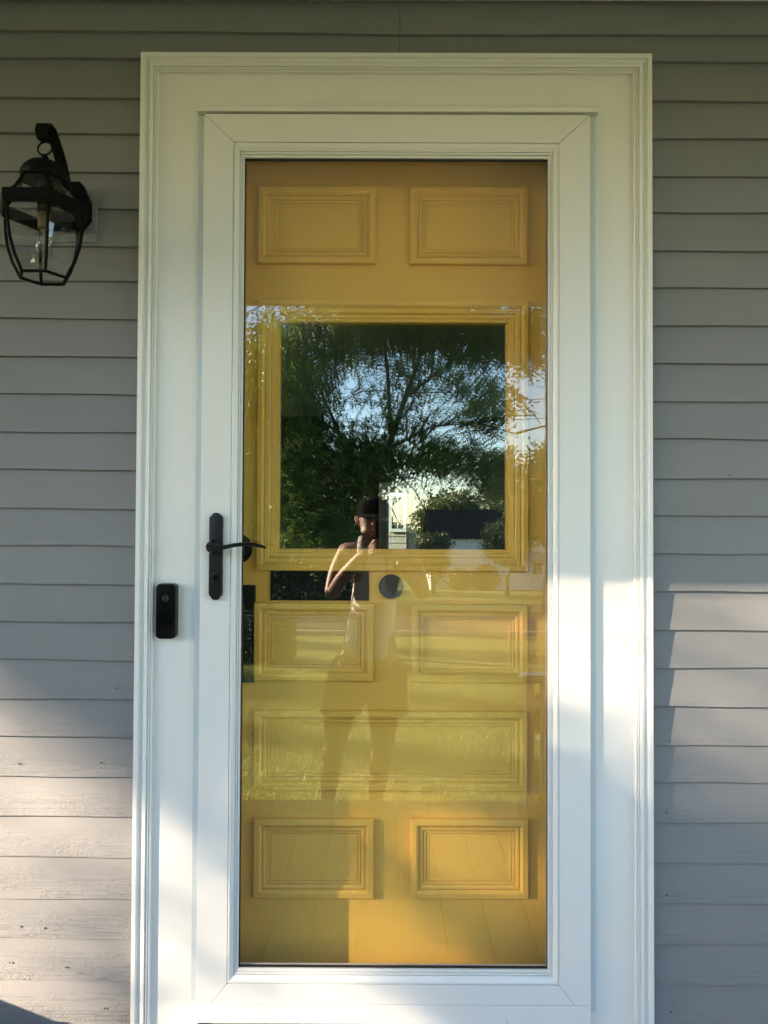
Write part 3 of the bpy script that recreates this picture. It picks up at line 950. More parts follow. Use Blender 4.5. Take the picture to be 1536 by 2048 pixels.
ringpts = [(LX+0.0150*math.cos(a), LY+0.003*math.sin(a), 2.0810+0.0155*math.sin(a)) for a in [2*math.pi*i/20 for i in range(21)]]
MB().tube(ringpts, 0.0020, 8, False).build('hanging_ring', M['black_metal'], lan, smooth=True)
# strap arm: curls over the ring and sweeps back to the wall plate
arm = [(LX, LY-0.002, 2.0965), (LX, LY-0.012, 2.0995), (LX, LY-0.017, 2.1110), (LX, LY-0.012, 2.1250), (LX, LY+0.004, 2.1330), (LX, LY+0.022, 2.1320), (LX, LY+0.040, 2.1230),
       (LX, LY+0.060, 2.1060), (LX, LY+0.080, 2.0860), (LX-0.003, LY+0.105, 2.0580), (LX-0.006, LY+0.144, 2.0240)]
vs, fs = [], []
for i, p in enumerate(arm):
    p = Vector(p)
    t = (Vector(arm[min(i+1, len(arm)-1)])-Vector(arm[max(i-1, 0)])).normalized()
    nrm = Vector((1, 0, 0)).cross(t).normalized()
    hw = 0.0125 if i < 6 else 0.0115
    for sx, sn in ((-1, -1), (1, -1), (1, 1), (-1, 1)):
        vs.append(p+Vector((1, 0, 0))*sx*hw*(0.72 if i < 1 else 1.0)+nrm*sn*0.0028)
for i in range(len(arm)-1):
    for k in range(4):
        a, b_ = i*4+k, i*4+(k+1) % 4
        fs.append((a, b_, b_+4, a+4))
fs += [(3, 2, 1, 0), tuple(range(len(vs)-4, len(vs)))]
MB().add(vs, fs).build('arm', M['black_metal'], lan, smooth=True)
MB().lathe([(0.011, 2.010), (0.011, 1.965), (0.0135, 1.964), (0.0135, 1.9445), (0.011, 1.944)], (LX, LY, 0), 20).build('lamp_socket', M['black_metal'], lan, smooth=True)
MB().lathe([(0.0118, 1.9438), (0.0122, 1.940), (0.0122, 1.912), (0.0105, 1.9115)], (LX, LY, 0), 20).build('candle_sleeve', M['brass'], lan, smooth=True)
MB().lathe([(0.008, 1.911), (0.010, 1.905), (0.0165, 1.893), (0.0185, 1.880), (0.0165, 1.864), (0.010, 1.854), (0.002, 1.851)], (LX, LY, 0), 24).build('bulb', M['bulb_glass'], lan, smooth=True)
for a in range(3):
    MB().tube([(LX+0.003*math.cos(a*2.1), LY+0.003*math.sin(a*2.1), 1.909), (LX+0.006*math.cos(a*2.1), LY+0.006*math.sin(a*2.1), 1.866)], 0.0009, 5).build('filament', M['brass'], lan)

lan.location.z += 0.007

# ================================================================== WHAT THE GLASS REFLECTS
# ------------------------------------------------------------------ photographer
per = thing('person', 'person in white tank top, dark shorts and cap photographing the door with a phone', 'person', (-0.06, -1.98, -0.19))


def skin_obj(name, nodes, edges, mat, parent, levels=2, extra=None, root=0, cut=None):
    me = bpy.data.meshes.new(name)
    me.from_pydata([n[0] for n in nodes], edges, [])
    ob = bpy.data.objects.new(name, me)
    COL.objects.link(ob)
    md = ob.modifiers.new('Skin', 'SKIN')
    md.use_smooth_shade = True
    for i, n in enumerate(nodes):
        r = n[1] if hasattr(n[1], '__len__') else (n[1], n[1])
        me.skin_vertices[0].data[i].radius = r
        me.skin_vertices[0].data[i].use_root = (i == root)
    sub = ob.modifiers.new('Subdivision', 'SUBSURF')
    sub.levels = sub.render_levels = levels
    dg = bpy.context.evaluated_depsgraph_get()
    dg.update()
    bm = bmesh.new()
    bm.from_mesh(bpy.data.meshes.new_from_object(ob.evaluated_get(dg)))
    if extra is not None:
        tmp = bpy.data.meshes.new('tmp')
        tmp.from_pydata([tuple(v) for v in extra.v], [], extra.f)
        bm.from_mesh(tmp)
    if cut is not None:
        for co, no in cut:
            bmesh.ops.bisect_plane(bm, geom=bm.verts[:]+bm.edges[:]+bm.faces[:], plane_co=co, plane_no=no, clear_outer=True)
    me2 = bpy.data.meshes.new(name)
    bm.to_mesh(me2)
    bm.free()
    for p in me2.polygons:
        p.use_smooth = True
    bpy.data.objects.remove(ob)
    return link(name, me2, mat, parent)


Yp = -2.02
N = [  # position, radius
    ((-0.085, Yp, 0.60), (0.165, 0.115)),      # 0 pelvis
    ((-0.065, Yp, 0.80), (0.150, 0.110)),      # 1 waist
    ((-0.045, Yp, 1.00), (0.165, 0.115)),      # 2 chest
    ((-0.045, Yp, 1.13), (0.120, 0.085)),      # 3 upper chest
    ((-0.052, Yp, 1.205), 0.058),              # 4 neck
    ((-0.056, Yp+0.01, 1.265), 0.066),         # 5 jaw
    ((-0.058, Yp+0.00, 1.330), (0.078, 0.092)),  # 6 face
    ((-0.058, Yp-0.01, 1.395), (0.066, 0.080)),  # 7 crown
    ((-0.205, Yp, 1.155), 0.062),              # 8 shoulder L
    ((-0.245, Yp+0.04, 1.060), 0.050),         # 9
    ((-0.268, Yp+0.10, 0.945), 0.040),         # 10 elbow L
    ((-0.205, Yp+0.19, 1.050), 0.036),         # 11
    ((-0.120, Yp+0.27, 1.150), 0.026),         # 12 wrist L
    ((-0.085, Yp+0.295, 1.178), (0.030, 0.018)),  # 13 palm L
    ((0.115, Yp, 1.155), 0.062),               # 14 shoulder R
    ((0.160, Yp+0.04, 1.060), 0.050),          # 15
    ((0.190, Yp+0.10, 0.950), 0.040),          # 16 elbow R
    ((0.140, Yp+0.19, 1.030), 0.036),          # 17
    ((0.085, Yp+0.265, 1.105), 0.026),         # 18 wrist R
    ((0.055, Yp+0.290, 1.130), (0.030, 0.018)),  # 19 palm R
    ((-0.185, Yp, 0.52), 0.098),               # 20 hip L
    ((-0.235, Yp+0.01, 0.30), 0.078),          # 21
    ((-0.262, Yp+0.02, 0.150), 0.058),         # 22 knee L
    ((-0.278, Yp-0.01, 0.020), 0.056),         # 23 calf L
    ((-0.290, Yp-0.02, -0.110), 0.036),        # 24 ankle L
    ((-0.295, Yp+0.10, -0.160), 0.036),        # 25 foot L
    ((0.000, Yp, 0.52), 0.098),                # 26 hip R
    ((-0.005, Yp+0.01, 0.30), 0.078),          # 27
    ((-0.012, Yp+0.02, 0.150), 0.058),         # 28 knee R
    ((-0.030, Yp-0.01, 0.020), 0.056),         # 29
    ((-0.045, Yp-0.02, -0.110), 0.036),        # 30
    ((-0.042, Yp+0.10, -0.160), 0.036),        # 31
]
Eg = [(0, 1), (1, 2), (2, 3), (3, 4), (4, 5), (5, 6), (6, 7), (3, 8), (8, 9), (9, 10), (10, 11), (11, 12), (12, 13), (3, 14), (14, 15), (15, 16), (16, 17), (17, 18), (18, 19),
      (0, 20), (20, 21), (21, 22), (22, 23), (23, 24), (24, 25), (0, 26), (26, 27), (27, 28), (28, 29), (29, 30), (30, 31)]
fing = MB()
py_ = -1.6775
# left hand: four fingers round the phone's left edge, thumb behind
for i, zz in enumerate((1.222, 1.204, 1.187, 1.171)):
    b0 = Vector((-0.074, Yp+0.305, 1.190-0.010*i))
    fing.tube([b0, (-0.055, py_-0.012+0.002, zz), (-0.040, py_+0.010, zz+0.004), (-0.022, py_+0.009, zz+0.004-0.002*i)], [0.0095, 0.0088, 0.0078, 0.006], 8)
fing.tube([(-0.088, Yp+0.295, 1.165), (-0.062, py_-0.028, 1.160), (-0.036, py_-0.020, 1.175), (-0.020, py_-0.017, 1.185)], [0.011, 0.010, 0.009, 0.007], 8)
# right hand: fingers under and across the lower right edge
for i, xx in enumerate((0.048, 0.034, 0.020, 0.007)):
    b0 = Vector((0.062-0.008*i, Yp+0.305, 1.142-0.002*i))
    fing.tube([b0, (xx+0.008, py_-0.004, 1.146+0.004*i), (xx, py_+0.011, 1.158+0.003*i), (xx-0.010, py_+0.010, 1.176+0.002*i)], [0.0095, 0.0088, 0.0078, 0.006], 8)
fing.tube([(0.070, Yp+0.290, 1.135), (0.055, py_-0.026, 1.165), (0.036, py_-0.018, 1.195), (0.024, py_-0.016, 1.212)], [0.011, 0.010, 0.009, 0.007], 8)
# ears and nose
for sx in (-1, 1):
    fing.tube([(-0.058+sx*0.074, Yp-0.010, 1.345), (-0.058+sx*0.088, Yp-0.014, 1.340), (-0.058+sx*0.086, Yp-0.010, 1.318), (-0.058+sx*0.074, Yp-0.004, 1.300)], [0.010, 0.013, 0.012, 0.008], 8)
fing.tube([(-0.057, Yp+0.078, 1.345), (-0.057, Yp+0.096, 1.322), (-0.057, Yp+0.104, 1.306), (-0.057, Yp+0.085, 1.298)], [0.007, 0.010, 0.013, 0.009], 8)
skin_obj('body', N, Eg, M['skin'], per, 2, fing)
# eyes and mouth
for sx in (-1, 1):
    MB().lathe([(0.0005, -0.012), (0.009, -0.008), (0.012, 0.0), (0.009, 0.008), (0.0005, 0.012)], (-0.057+sx*0.030, Yp+0.075, 1.338), 12, 'Z').build('eye', M['black_gloss'], per, smooth=True)
MB().tube([(-0.080, Yp+0.078, 1.276), (-0.057, Yp+0.086, 1.274), (-0.034, Yp+0.078, 1.276)], [0.003, 0.006, 0.003], 8).build('mouth', M['skin'], per, smooth=True)
# cap
cp = MB()
cp.lathe([(0.088, 0.0), (0.090, 0.030), (0.082, 0.062), (0.058, 0.086), (0.020, 0.096), (0.002, 0.097)], (-0.058, Yp-0.004, 1.352), 24)
cp.build('cap', M['cap'], per, smooth=True)
MB().add([(-0.058+0.082*math.cos(a), Yp+0.02+0.082*math.sin(a)*1.0, 1.356) for a in [math.pi*i/10 for i in range(11)]]
         + [(-0.058+0.080*math.cos(a), Yp+0.05+0.130*math.sin(a), 1.346-0.010*abs(math.cos(a))) for a in [math.pi*i/10 for i in range(11)]],
         [(i, i+1, i+12, i+11) for i in range(10)]).build('cap_brim', M['cap'], per, smooth=True)
# tank top
TS = [((-0.090, Yp, 0.600), (0.198, 0.145)), ((-0.082, Yp, 0.70), (0.186, 0.137)), ((-0.065, Yp, 0.85), (0.168, 0.126)), ((-0.047, Yp, 1.00), (0.176, 0.127)), ((-0.045, Yp, 1.115), (0.142, 0.102)),
      ((-0.048, Yp, 1.175), (0.092, 0.078)), ((-0.050, Yp, 1.222), (0.074, 0.068))]
strap = MB()
for sx in (-0.128, 0.032):
    strap.tube([(sx*0.9-0.01, Yp+0.105, 1.06), (sx, Yp+0.092, 1.13), (sx, Yp+0.062, 1.195), (sx, Yp+0.012, 1.224), (sx, Yp-0.050, 1.196), (sx, Yp-0.088, 1.13)], [0.030, 0.027, 0.024, 0.022, 0.024, 0.028], 10, True, (0.55, 1.0))
skin_obj('tank_top', TS, [(0, 1), (1, 2), (2, 3), (3, 4), (4, 5), (5, 6)], M['shirt'], per, 2, strap, 0, [((0, 0, 1.245), (0, 0, 1)), ((0, 0, 0.585), (0, 0, -1))])
# shorts
SS = [((-0.090, Yp, 0.68), (0.185, 0.135)), ((-0.090, Yp, 0.56), (0.192, 0.140)), ((-0.190, Yp, 0.49), (0.118, 0.125)), ((-0.228, Yp+0.01, 0.33), (0.106, 0.112)), ((-0.236, Yp+0.01, 0.22), (0.104, 0.110)),
      ((0.012, Yp, 0.49), (0.118, 0.125)), ((0.020, Yp+0.01, 0.33), (0.108, 0.112)), ((0.012, Yp+0.01, 0.22), (0.104, 0.110))]
skin_obj('shorts', SS, [(0, 1), (1, 2), (2, 3), (3, 4), (1, 5), (5, 6), (6, 7)], M['shorts'], per, 2, None, 1, [((0, 0, 0.345), (0, 0, -1))])
for (a, s_) in ((-0.293, 0), (-0.044, 1)):
    sh_ = MB()
    prof = [(Yp-0.075, 0.040, 0.065), (Yp-0.03, 0.048, 0.080), (Yp+0.03, 0.050, 0.066), (Yp+0.10, 0.052, 0.052), (Yp+0.16, 0.044, 0.040), (Yp+0.185, 0.020, 0.026)]
    vs, fs = [], []
    for (yy, w, h) in prof:
        for q in range(10):
            an = 2*math.pi*q/10
            vs.append((a+w*math.cos(an), yy, -0.189+max(0.0, h/2+h/2*math.sin(an))))
    for i in range(len(prof)-1):
        for q in range(10):
            A_, B_ = i*10+q, i*10+(q+1) % 10
            fs.append((A_, B_, B_+10, A_+10))
    fs += [tuple(range(9, -1, -1)), tuple(range(len(vs)-10, len(vs)))]
    sh_.add(vs, fs).build('shoe', M['shoe'], per, smooth=True)
ph = thing('mobile_phone', 'dark mobile phone held up in both hands', 'phone', (0, py_, 1.24))
MB().prism(rrect(-0.046, 0.030, 1.160, 1.322, 0.010), py_-0.004, py_+0.004).build('phone_body', M['black_gloss'], ph, bevel=0.001)
MB().prism(rrect(-0.040, 0.026, 1.282, 1.316, 0.006), py_+0.0041, py_+0.0060).build('camera_bar', M['black_plastic'], ph)


# ------------------------------------------------------------------ trees
def leaf_cloud(centres, radii, counts, spray, L, W, droop, rng):
    """leaf quads on short sprays scattered through ellipsoids"""
    out = []
    for (c, r, n) in zip(centres, radii, counts):
        d = rng.normal(size=(n, 3))
        d = unit(d)*(rng.random((n, 1))**0.45)
        base = np.array(c)+d*np.array(r)
        dirv = unit(rng.normal(size=(n, 3))*np.array([1, 1, 0.45])+np.array([0, 0, -droop]))
        side = unit(np.cross(dirv, rng.normal(size=(n, 3))))
        length = rng.uniform(0.6, 1.3, n)*spray['len']
        m = spray['n']
        for k in range(m):
            t = (k+0.5)/m
            p = base+dirv*(length*t)[:, None]+np.array([0, 0, -1.0])*(length*t*t*0.25)[:, None]
            for sgn in (-1, 1):
                ax = unit(side*sgn*0.9+dirv*0.55+rng.normal(size=(n, 3))*0.35)
                bn = unit(np.cross(ax, dirv+rng.normal(size=(n, 3))*0.5))
                l_ = (L*rng.uniform(0.7, 1.25, n))[:, None]
                w_ = (W*rng.uniform(0.7, 1.25, n))[:, None]
                out.append(np.stack([p, p+ax*l_*0.5+bn*w_*0.5, p+ax*l_, p+ax*l_*0.5-bn*w_*0.5], 1))
    return np.concatenate(out, 0).reshape(-1, 3)


def twig_tubes(limbs, rng, n, ln, mb, spread=0.8):
    for pts in limbs:
        for _ in range(n):
            i = rng.integers(1, len(pts))
            t = rng.random()
            p = Vector(pts[i-1]).lerp(Vector(pts[i]), t)
            d = Vector((rng.normal(), rng.normal()*0.8, rng.normal()*0.5+0.15)).normalized()
            q1 = p+d*ln*0.4*rng.uniform(0.6, 1.2)
            q2 = q1+(d+Vector((rng.normal()*0.35, rng.normal()*0.35, -0.25))).normalized()*ln*0.35
            q3 = q2+(d+Vector((rng.normal()*0.5, rng.normal()*0.4, -0.7))).normalized()*ln*0.3
            mb.tube([p, q1, q2, q3], [0.022, 0.014, 0.009, 0.004], 5)


# honey locust on the front lawn, mirrored in the door window
loc = thing('locust_tree', 'large feathery honey locust tree on the lawn, mirrored in the glass', 'tree', (-0.35, -11.2, -1.05))
limbs = [
    [(-0.32, -11.2, 1.1), (-0.15, -11.1, 2.15), (0.12, -11.0, 2.9), (0.36, -11.0, 3.6), (0.62, -10.9, 4.35), (1.0, -10.8, 5.6), (1.3, -10.7, 7.4)],
    [(-0.30, -11.2, 1.9), (-0.85, -11.2, 3.0), (-1.5, -11.3, 4.4), (-2.1, -11.2, 6.2)],
    [(0.05, -11.05, 2.65), (0.8, -10.8, 3.02), (1.5, -10.7, 3.08), (2.2, -10.5, 2.85)],
    [(0.1, -11.0, 2.8), (0.02, -11.0, 4.1), (-0.2, -11.0, 5.6), (0.0, -11.0, 7.6)],
    [(0.36, -11.0, 3.6), (1.1, -11.2, 4.2), (1.9, -11.3, 4.7), (2.7, -11.3, 5.2)],
    [(-0.85, -11.2, 3.0), (-1.6, -11.0, 3.2), (-2.4, -10.9, 3.1)],
    [(-0.15, -11.1, 2.2), (0.5, -11.3, 2.45), (1.1, -11.4, 2.3)],
]
rad = [[0.095, 0.068, 0.056, 0.046, 0.036, 0.026, 0.014], [0.042, 0.03, 0.02, 0.01], [0.035, 0.03, 0.02, 0.01], [0.04, 0.03, 0.022, 0.012], [0.032, 0.024, 0.016, 0.008], [0.032, 0.02, 0.01], [0.026, 0.018, 0.008]]
MB().tube([(-0.36, -11.25, -1.1), (-0.35, -11.22, -0.6), (-0.33, -11.2, 0.3), (-0.32, -11.2, 1.2)], [0.20, 0.14, 0.115, 0.10], 12).build('trunk', M['bark'], loc, smooth=True)
for pts, rr in zip(limbs, rad):
    MB().tube(pts, rr, 8).build('limb', M['bark'], loc, smooth=True)
tw = MB()
twig_tubes(limbs, np.random.default_rng(5), 26, 1.3, tw)
tw.build('twigs', M['bark'], loc, kind='stuff')
rg = np.random.default_rng(3)
C = [((-1.75, -11.0, 3.9), (0.95, 1.7, 1.25), 900), ((-1.55, -10.8, 2.3), (1.05, 1.6, 1.0), 760), ((-1.1, -10.6, 1.35), (0.95, 1.3, 0.62), 330),
     ((-0.65, -11.0, 4.75), (0.9, 1.7, 0.6), 340), ((0.7, -11.1, 4.95), (1.2, 1.6, 0.42), 520), ((1.9, -11.0, 4.75), (0.8, 1.4, 0.50), 300), ((2.55, -11.0, 4.65), (0.45, 1.0, 0.6), 130),
     ((1.75, -10.8, 3.5), (0.55, 1.1, 0.5), 130), ((0.95, -10.9, 2.55), (0.95, 1.2, 0.35), 170), ((0.35, -11.0, 3.7), (0.95, 1.3, 0.75), 60), ((-0.55, -10.9, 2.5), (0.5, 1.2, 0.7), 130),
     ((-0.6, -10.7, 1.6), (0.4, 0.9, 0.45), 110), ((-0.25, -10.5, 2.35), (0.45, 0.7, 0.5), 190), ((0.15, -10.6, 3.1), (0.5, 0.7, 0.5), 30), ((1.9, -10.6, 2.3), (0.5, 0.9, 0.4), 120), ((0.9, -11.0, 4.2), (1.0, 1.2, 0.5), 90), ((-2.6, -11.0, 3.0), (0.8, 1.6, 1.6), 420), ((0.0, -11.0, 6.4), (2.6, 2.6, 1.3), 900), ((0.2, -11.0, 8.0), (1.8, 2.0, 1.2), 450)]
V = leaf_cloud([c[0] for c in C], [c[1] for c in C], [int(c[2]*2.0) for c in C], {'len': 0.40, 'n': 6}, 0.088, 0.034, 0.55, rg)
quads_np('crown', V, M['locust_leaf'], loc, 4, 'stuff')


def bushy_tree(name, label, x, Y, zc, rx, ry, rz, n, L, mat, group, trunk_r=0.18, seed=0, lumps=16, hug=0.62):
    rg = np.random.default_rng(seed)
    gz = ground_z(Y)
    t = thing(name, label, 'tree', (x, -Y, gz), group)
    limbs_ = [[(x, -Y, gz+1.2), (x+rx*0.1, -Y, (gz+zc)/2), (x, -Y, zc+rz*0.5)]]
    for k in range(5):
        a = rg.uniform(0, 6.28)
        limbs_.append([(x, -Y, max(gz+1.0, zc-rz*0.8)), (x+rx*0.35*math.cos(a), -Y+ry*0.35*math.sin(a), zc-rz*0.2), (x+rx*0.75*math.cos(a), -Y+ry*0.75*math.sin(a), zc+rz*0.25)])
    tm = MB()
    tm.tube([(x, -Y, gz-0.05), (x, -Y, gz+0.5), (x, -Y, gz+1.25)], [trunk_r*1.4, trunk_r, trunk_r*0.9], 10)
    for lb in limbs_:
        tm.tube(lb, [trunk_r*0.85, trunk_r*0.5, trunk_r*0.15], 7)
    tm.build('trunk', M['bark'], t, smooth=True)
    cs, rs, ns = [], [], []
    for k in range(lumps):
        d = rg.normal(size=3)
        d = d/np.linalg.norm(d)*(rg.random()**0.4)*hug
        cs.append((x+d[0]*rx, -Y+d[1]*ry, zc+d[2]*rz))
        s_ = rg.uniform(0.28, 0.46)
        rs.append((rx*s_, ry*s_, rz*s_))
        ns.append(max(10, int(n/lumps)))
    V = leaf_cloud(cs, rs, ns, {'len': L*3.2, 'n': 3}, L, L*0.6, 0.25, rg)
    quads_np('crown', V, mat, t, 4, 'stuff')
    return t


G = 'trees mirrored behind the lawn'
bushy_tree('broadleaf_tree', 'yellow green tree at the right edge of the mirrored street', 6.4, 27.0, 2.6, 2.4, 2.4, 2.6, 2600, 0.16, M['far_leaf'], G, 0.2, 21)
bushy_tree('broadleaf_tree', 'dark tree mirrored at the left beside the locust crown', -7.5, 24.0, 1.6, 3.4, 3.0, 3.2, 2600, 0.18, M['far_leaf'], G, 0.25, 22)
bushy_tree('broadleaf_tree', 'low tree mirrored left of the photographer beyond the road', -3.6, 34.0, -0.2, 3.0, 3.0, 2.6, 2400, 0.18, M['far_leaf'], G, 0.25, 23)
bushy_tree('broadleaf_tree', 'tall dark tree mirrored behind the white house roof', 7.0, 72.0, 1.6, 5.0, 4.0, 5.0, 2400, 0.40, M['far_leaf'], G, 0.3, 24)
bushy_tree('broadleaf_tree', 'dark tree mirrored behind the right end of the white house', 13.0, 74.0, 2.2, 5.0, 4.0, 5.6, 2400, 0.40, M['far_leaf'], G, 0.3, 25)
bushy_tree('broadleaf_tree', 'far tree mirrored between the photographer and the white house', 0.5, 80.0, -1.0, 4.0, 4.0, 3.4, 2000, 0.40, M['far_leaf'], G, 0.3, 26)
bushy_tree('broadleaf_tree', 'wide far tree mirrored at the left end of the street', -14.0, 60.0, 0.5, 8.0, 5.0, 5.0, 3000, 0.45, M['far_leaf'], G, 0.3, 27)
bushy_tree('broadleaf_tree', 'wide far tree at the right end of the street', 24.0, 66.0, 1.5, 8.0, 5.0, 6.0, 3000, 0.45, M['far_leaf'], G, 0.3, 28)

bushy_tree('broadleaf_tree', 'tall dense tree far right of the lawn, out past the railing', 11.0, 17.0, 4.5, 3.8, 3.8, 5.5, 2800, 0.20, M['far_leaf'], G, 0.3, 41)  # trees outside the reflection are added to block sky light on the wall
bushy_tree('broadleaf_tree', 'broad tree right of the road behind the railing end', 16.5, 27.0, 5.0, 5.0, 4.0, 6.5, 3000, 0.26, M['far_leaf'], G, 0.3, 42)
bushy_tree('broadleaf_tree', 'tall tree behind the left edge of the locust crown', -5.5, 27.0, 4.5, 3.6, 3.0, 5.5, 3400, 0.20, M['far_leaf'], G, 0.3, 43)
bushy_tree('broadleaf_tree', 'tall tree left of the road past the maple', -13.0, 33.0, 5.0, 5.0, 4.0, 6.5, 3400, 0.26, M['far_leaf'], G, 0.3, 44)
bushy_tree('broadleaf_tree', 'small tree mirrored before the dark roof of the white house', 7.7, 44.0, 0.2, 2.1, 1.8, 1.8, 1500, 0.18, M['far_leaf'], G, 0.12, 45)
bushy_tree('broadleaf_tree', 'leafy tree mirrored before the left corner of the white house', 3.3, 48.0, -0.6, 1.5, 1.5, 2.2, 1100, 0.20, M['far_leaf'], G, 0.12, 46)
for i, (px_, pY, rr_) in enumerate([(-18.4, 14.2, 0.50), (-18.9, 17.0, 0.75), (-18.2, 19.4, 0.40), (-19.0, 22.4, 0.8), (-18.5, 26.5, 0.7)]):
    bushy_tree('poplar_tree', ['slender poplar nearest the maple, left of the lawn', 'second slender poplar of the row left of the lawn', 'thinnest poplar in the middle of the row left of the lawn',
                               'fourth slender poplar of the row left of the lawn', 'slender poplar farthest from the house in the row left of the lawn'][i],
               px_, pY, 4.6, rr_, rr_, 4.2, 900, 0.13, M['far_leaf'], 'poplars left of the lawn', 0.12, 50+i, 14, 0.8)
hd = thing('street_hedge', 'tall dark hedge mirrored across the road at the left', 'hedge', (-5.0, -24.5, ground_z(24.5)))
n = 9000
P = np.stack([RNG.uniform(-11.0, -1.1, n), RNG.uniform(-25.2, -23.9, n), ground_z(24.5)+2.9*RNG.random(n)**0.8*(0.85+0.15*np.sin(RNG.uniform(0, 6, n)))], 1)
dv = unit(RNG.normal(size=(n, 3)))
bn = unit(np.cross(dv, RNG.normal(size=(n, 3))))
quads_np('foliage', np.stack([P, P+dv*0.10+bn*0.07, P+dv*0.20, P+dv*0.10-bn*0.07], 1).reshape(-1, 3), M['shrub_leaf'], hd, 4, 'stuff')
for k in range(6):
    MB().tube([(-10.2+k*1.7, -24.5, ground_z(24.5)-0.1), (-10.2+k*1.7, -24.5, ground_z(24.5)+1.4)], [0.06, 0.03], 6).build('stem', M['bark'], hd)
bushy_tree('broadleaf_tree', 'big tree shading the far lawn, left of the hedge', -17.0, 43.0, 3.0, 4.5, 4.5, 6.0, 2600, 0.30, M['far_leaf'], G, 0.3, 61)
bushy_tree('broadleaf_tree', 'big tree shading the far lawn behind the hedge', -9.0, 50.0, 2.0, 4.5, 4.5, 5.5, 2600, 0.30, M['far_leaf'], G, 0.3, 62)
bushy_tree('broadleaf_tree', 'big tree farthest left on the far lawn', -25.0, 52.0, 3.5, 5.0, 5.0, 6.5, 2600, 0.34, M['far_leaf'], G, 0.3, 63)
# maple to the left: its low boughs dapple the evening sun on the wall
mp_ = thing('maple_tree', 'broad maple to the left whose boughs dapple the sunlight on the wall', 'tree', (-17.0, -10.2, ground_z(10.2)))
gz = ground_z(10.2)
MB().tube([(-17.0, -10.2, gz-0.05), (-17.0, -10.2, gz+0.8), (-16.9, -10.1, 4.2), (-16.8, -10.0, 7.0), (-16.6, -9.8, 11.0)], [0.42, 0.32, 0.26, 0.2, 0.08], 12).build('trunk', M['bark'], mp_, smooth=True)


def lift(x, z, t):
    """point the sun shines through on its way to (x, z) on the wall"""
    return Vector((x+SUN.x*t, SUN.y*t, z+SUN.z*t))


rg = np.random.default_rng(17)
pts = []
while len(pts) < 5200:                     # a long bough shaped to cast the slanting shade band
    x, z = rg.uniform(-2.0, 1.7), rg.uniform(-0.6, 1.5)
    lo = 0.72-0.56*(x+0.585) if x < -0.585 else (0.80-0.30*(x+0.585) if x < 0.10 else 0.595-2.4*(x-0.10))
    hi = 1.03-0.52*(x-0.125) if x > -0.15 else 1.5
    if lo+0.05 < z < hi-0.06:
        if x > 0.35 and z < hi-0.35 and rg.random() < 0.25:
            continue
        pts.append(lift(x, z, 20.0+rg.uniform(-1.2, 1.2)))
k = 0
while k < 1000:                            # thin leaf layer added along the sun rays, denser rightwards, to dim the sun
    x, z = rg.uniform(-0.75, 1.7), rg.uniform(-0.6, 1.5)
    if rg.random() > 0.25+0.75*min(1.0, max(0.0, (x+0.4)/0.6)):
        continue
    k += 1
    pts.append(lift(x, z, 20.0+rg.uniform(-1.5, 1.5)))
for _ in range(85):  # extra leaves added to dim the sun on the left casing
    pts.append(lift(rg.uniform(-0.62, -0.36), rg.uniform(-0.3, 0.8), 20.0+rg.uniform(-1.5, 1.5)))
for _ in range(1000):  # even leaf layer added to dim the whole sunlit wall
    pts.append(lift(rg.uniform(-2.0, 1.7), rg.uniform(-0.6, 1.5), 20.0+rg.uniform(-1.5, 1.5)))
P = np.array([tuple(p) for p in pts])
n = len(P)
dirv = unit(rg.normal(size=(n, 3))+np.array([0, 0, -0.4]))
bn = unit(np.cross(dirv, rg.normal(size=(n, 3))))
l_ = rg.uniform(0.07, 0.12, (n, 1))
w_ = l_*0.85
V1 = np.stack([P, P+dirv*l_*0.5+bn*w_*0.5, P+dirv*l_, P+dirv*l_*0.5-bn*w_*0.5], 1).reshape(-1, 3)
cs, rs, ns = [], [], []
for k in range(26):                       # the rest of the crown, higher up
    x, z = rg.uniform(-4.5, 4.5), rg.uniform(2.6, 6.5)
    cs.append(tuple(lift(x, z, 20.0+rg.uniform(-2, 2))))
    rs.append((1.1, 1.1, 0.8))
    ns.append(90)
V2 = leaf_cloud(cs, rs, ns, {'len': 0.3, 'n': 3}, 0.12, 0.10, 0.3, rg)
quads_np('crown', np.concatenate([V1, V2], 0), M['maple_leaf'], mp_, 4, 'stuff')
bough = MB()
bough.tube([(-16.9, -10.1, 5.6), tuple(lift(-1.4, 1.3, 20)), tuple(lift(0.0, 0.75, 20)), tuple(lift(1.2, 0.3, 20))], [0.10, 0.06, 0.035, 0.01], 8)
bough.build('bough', M['bark'], mp_, smooth=True)

bushy_tree('broadleaf_tree', 'round tree far to the left that streaks the lawn with shade', -27.0, 22.0, 5.5, 4.0, 4.0, 4.5, 2600, 0.22, M['far_leaf'], G, 0.25, 31)
bushy_tree('broadleaf_tree', 'second tree far to the left beside the road', -36.0, 30.0, 6.5, 4.0, 4.0, 5.0, 2600, 0.22, M['far_leaf'], G, 0.25, 32)
bushy_tree('broadleaf_tree', 'narrow tree far to the left near the lawn edge', -22.0, 15.5, 4.0, 2.2, 2.2, 3.2, 1500, 0.16, M['far_leaf'], G, 0.18, 33)

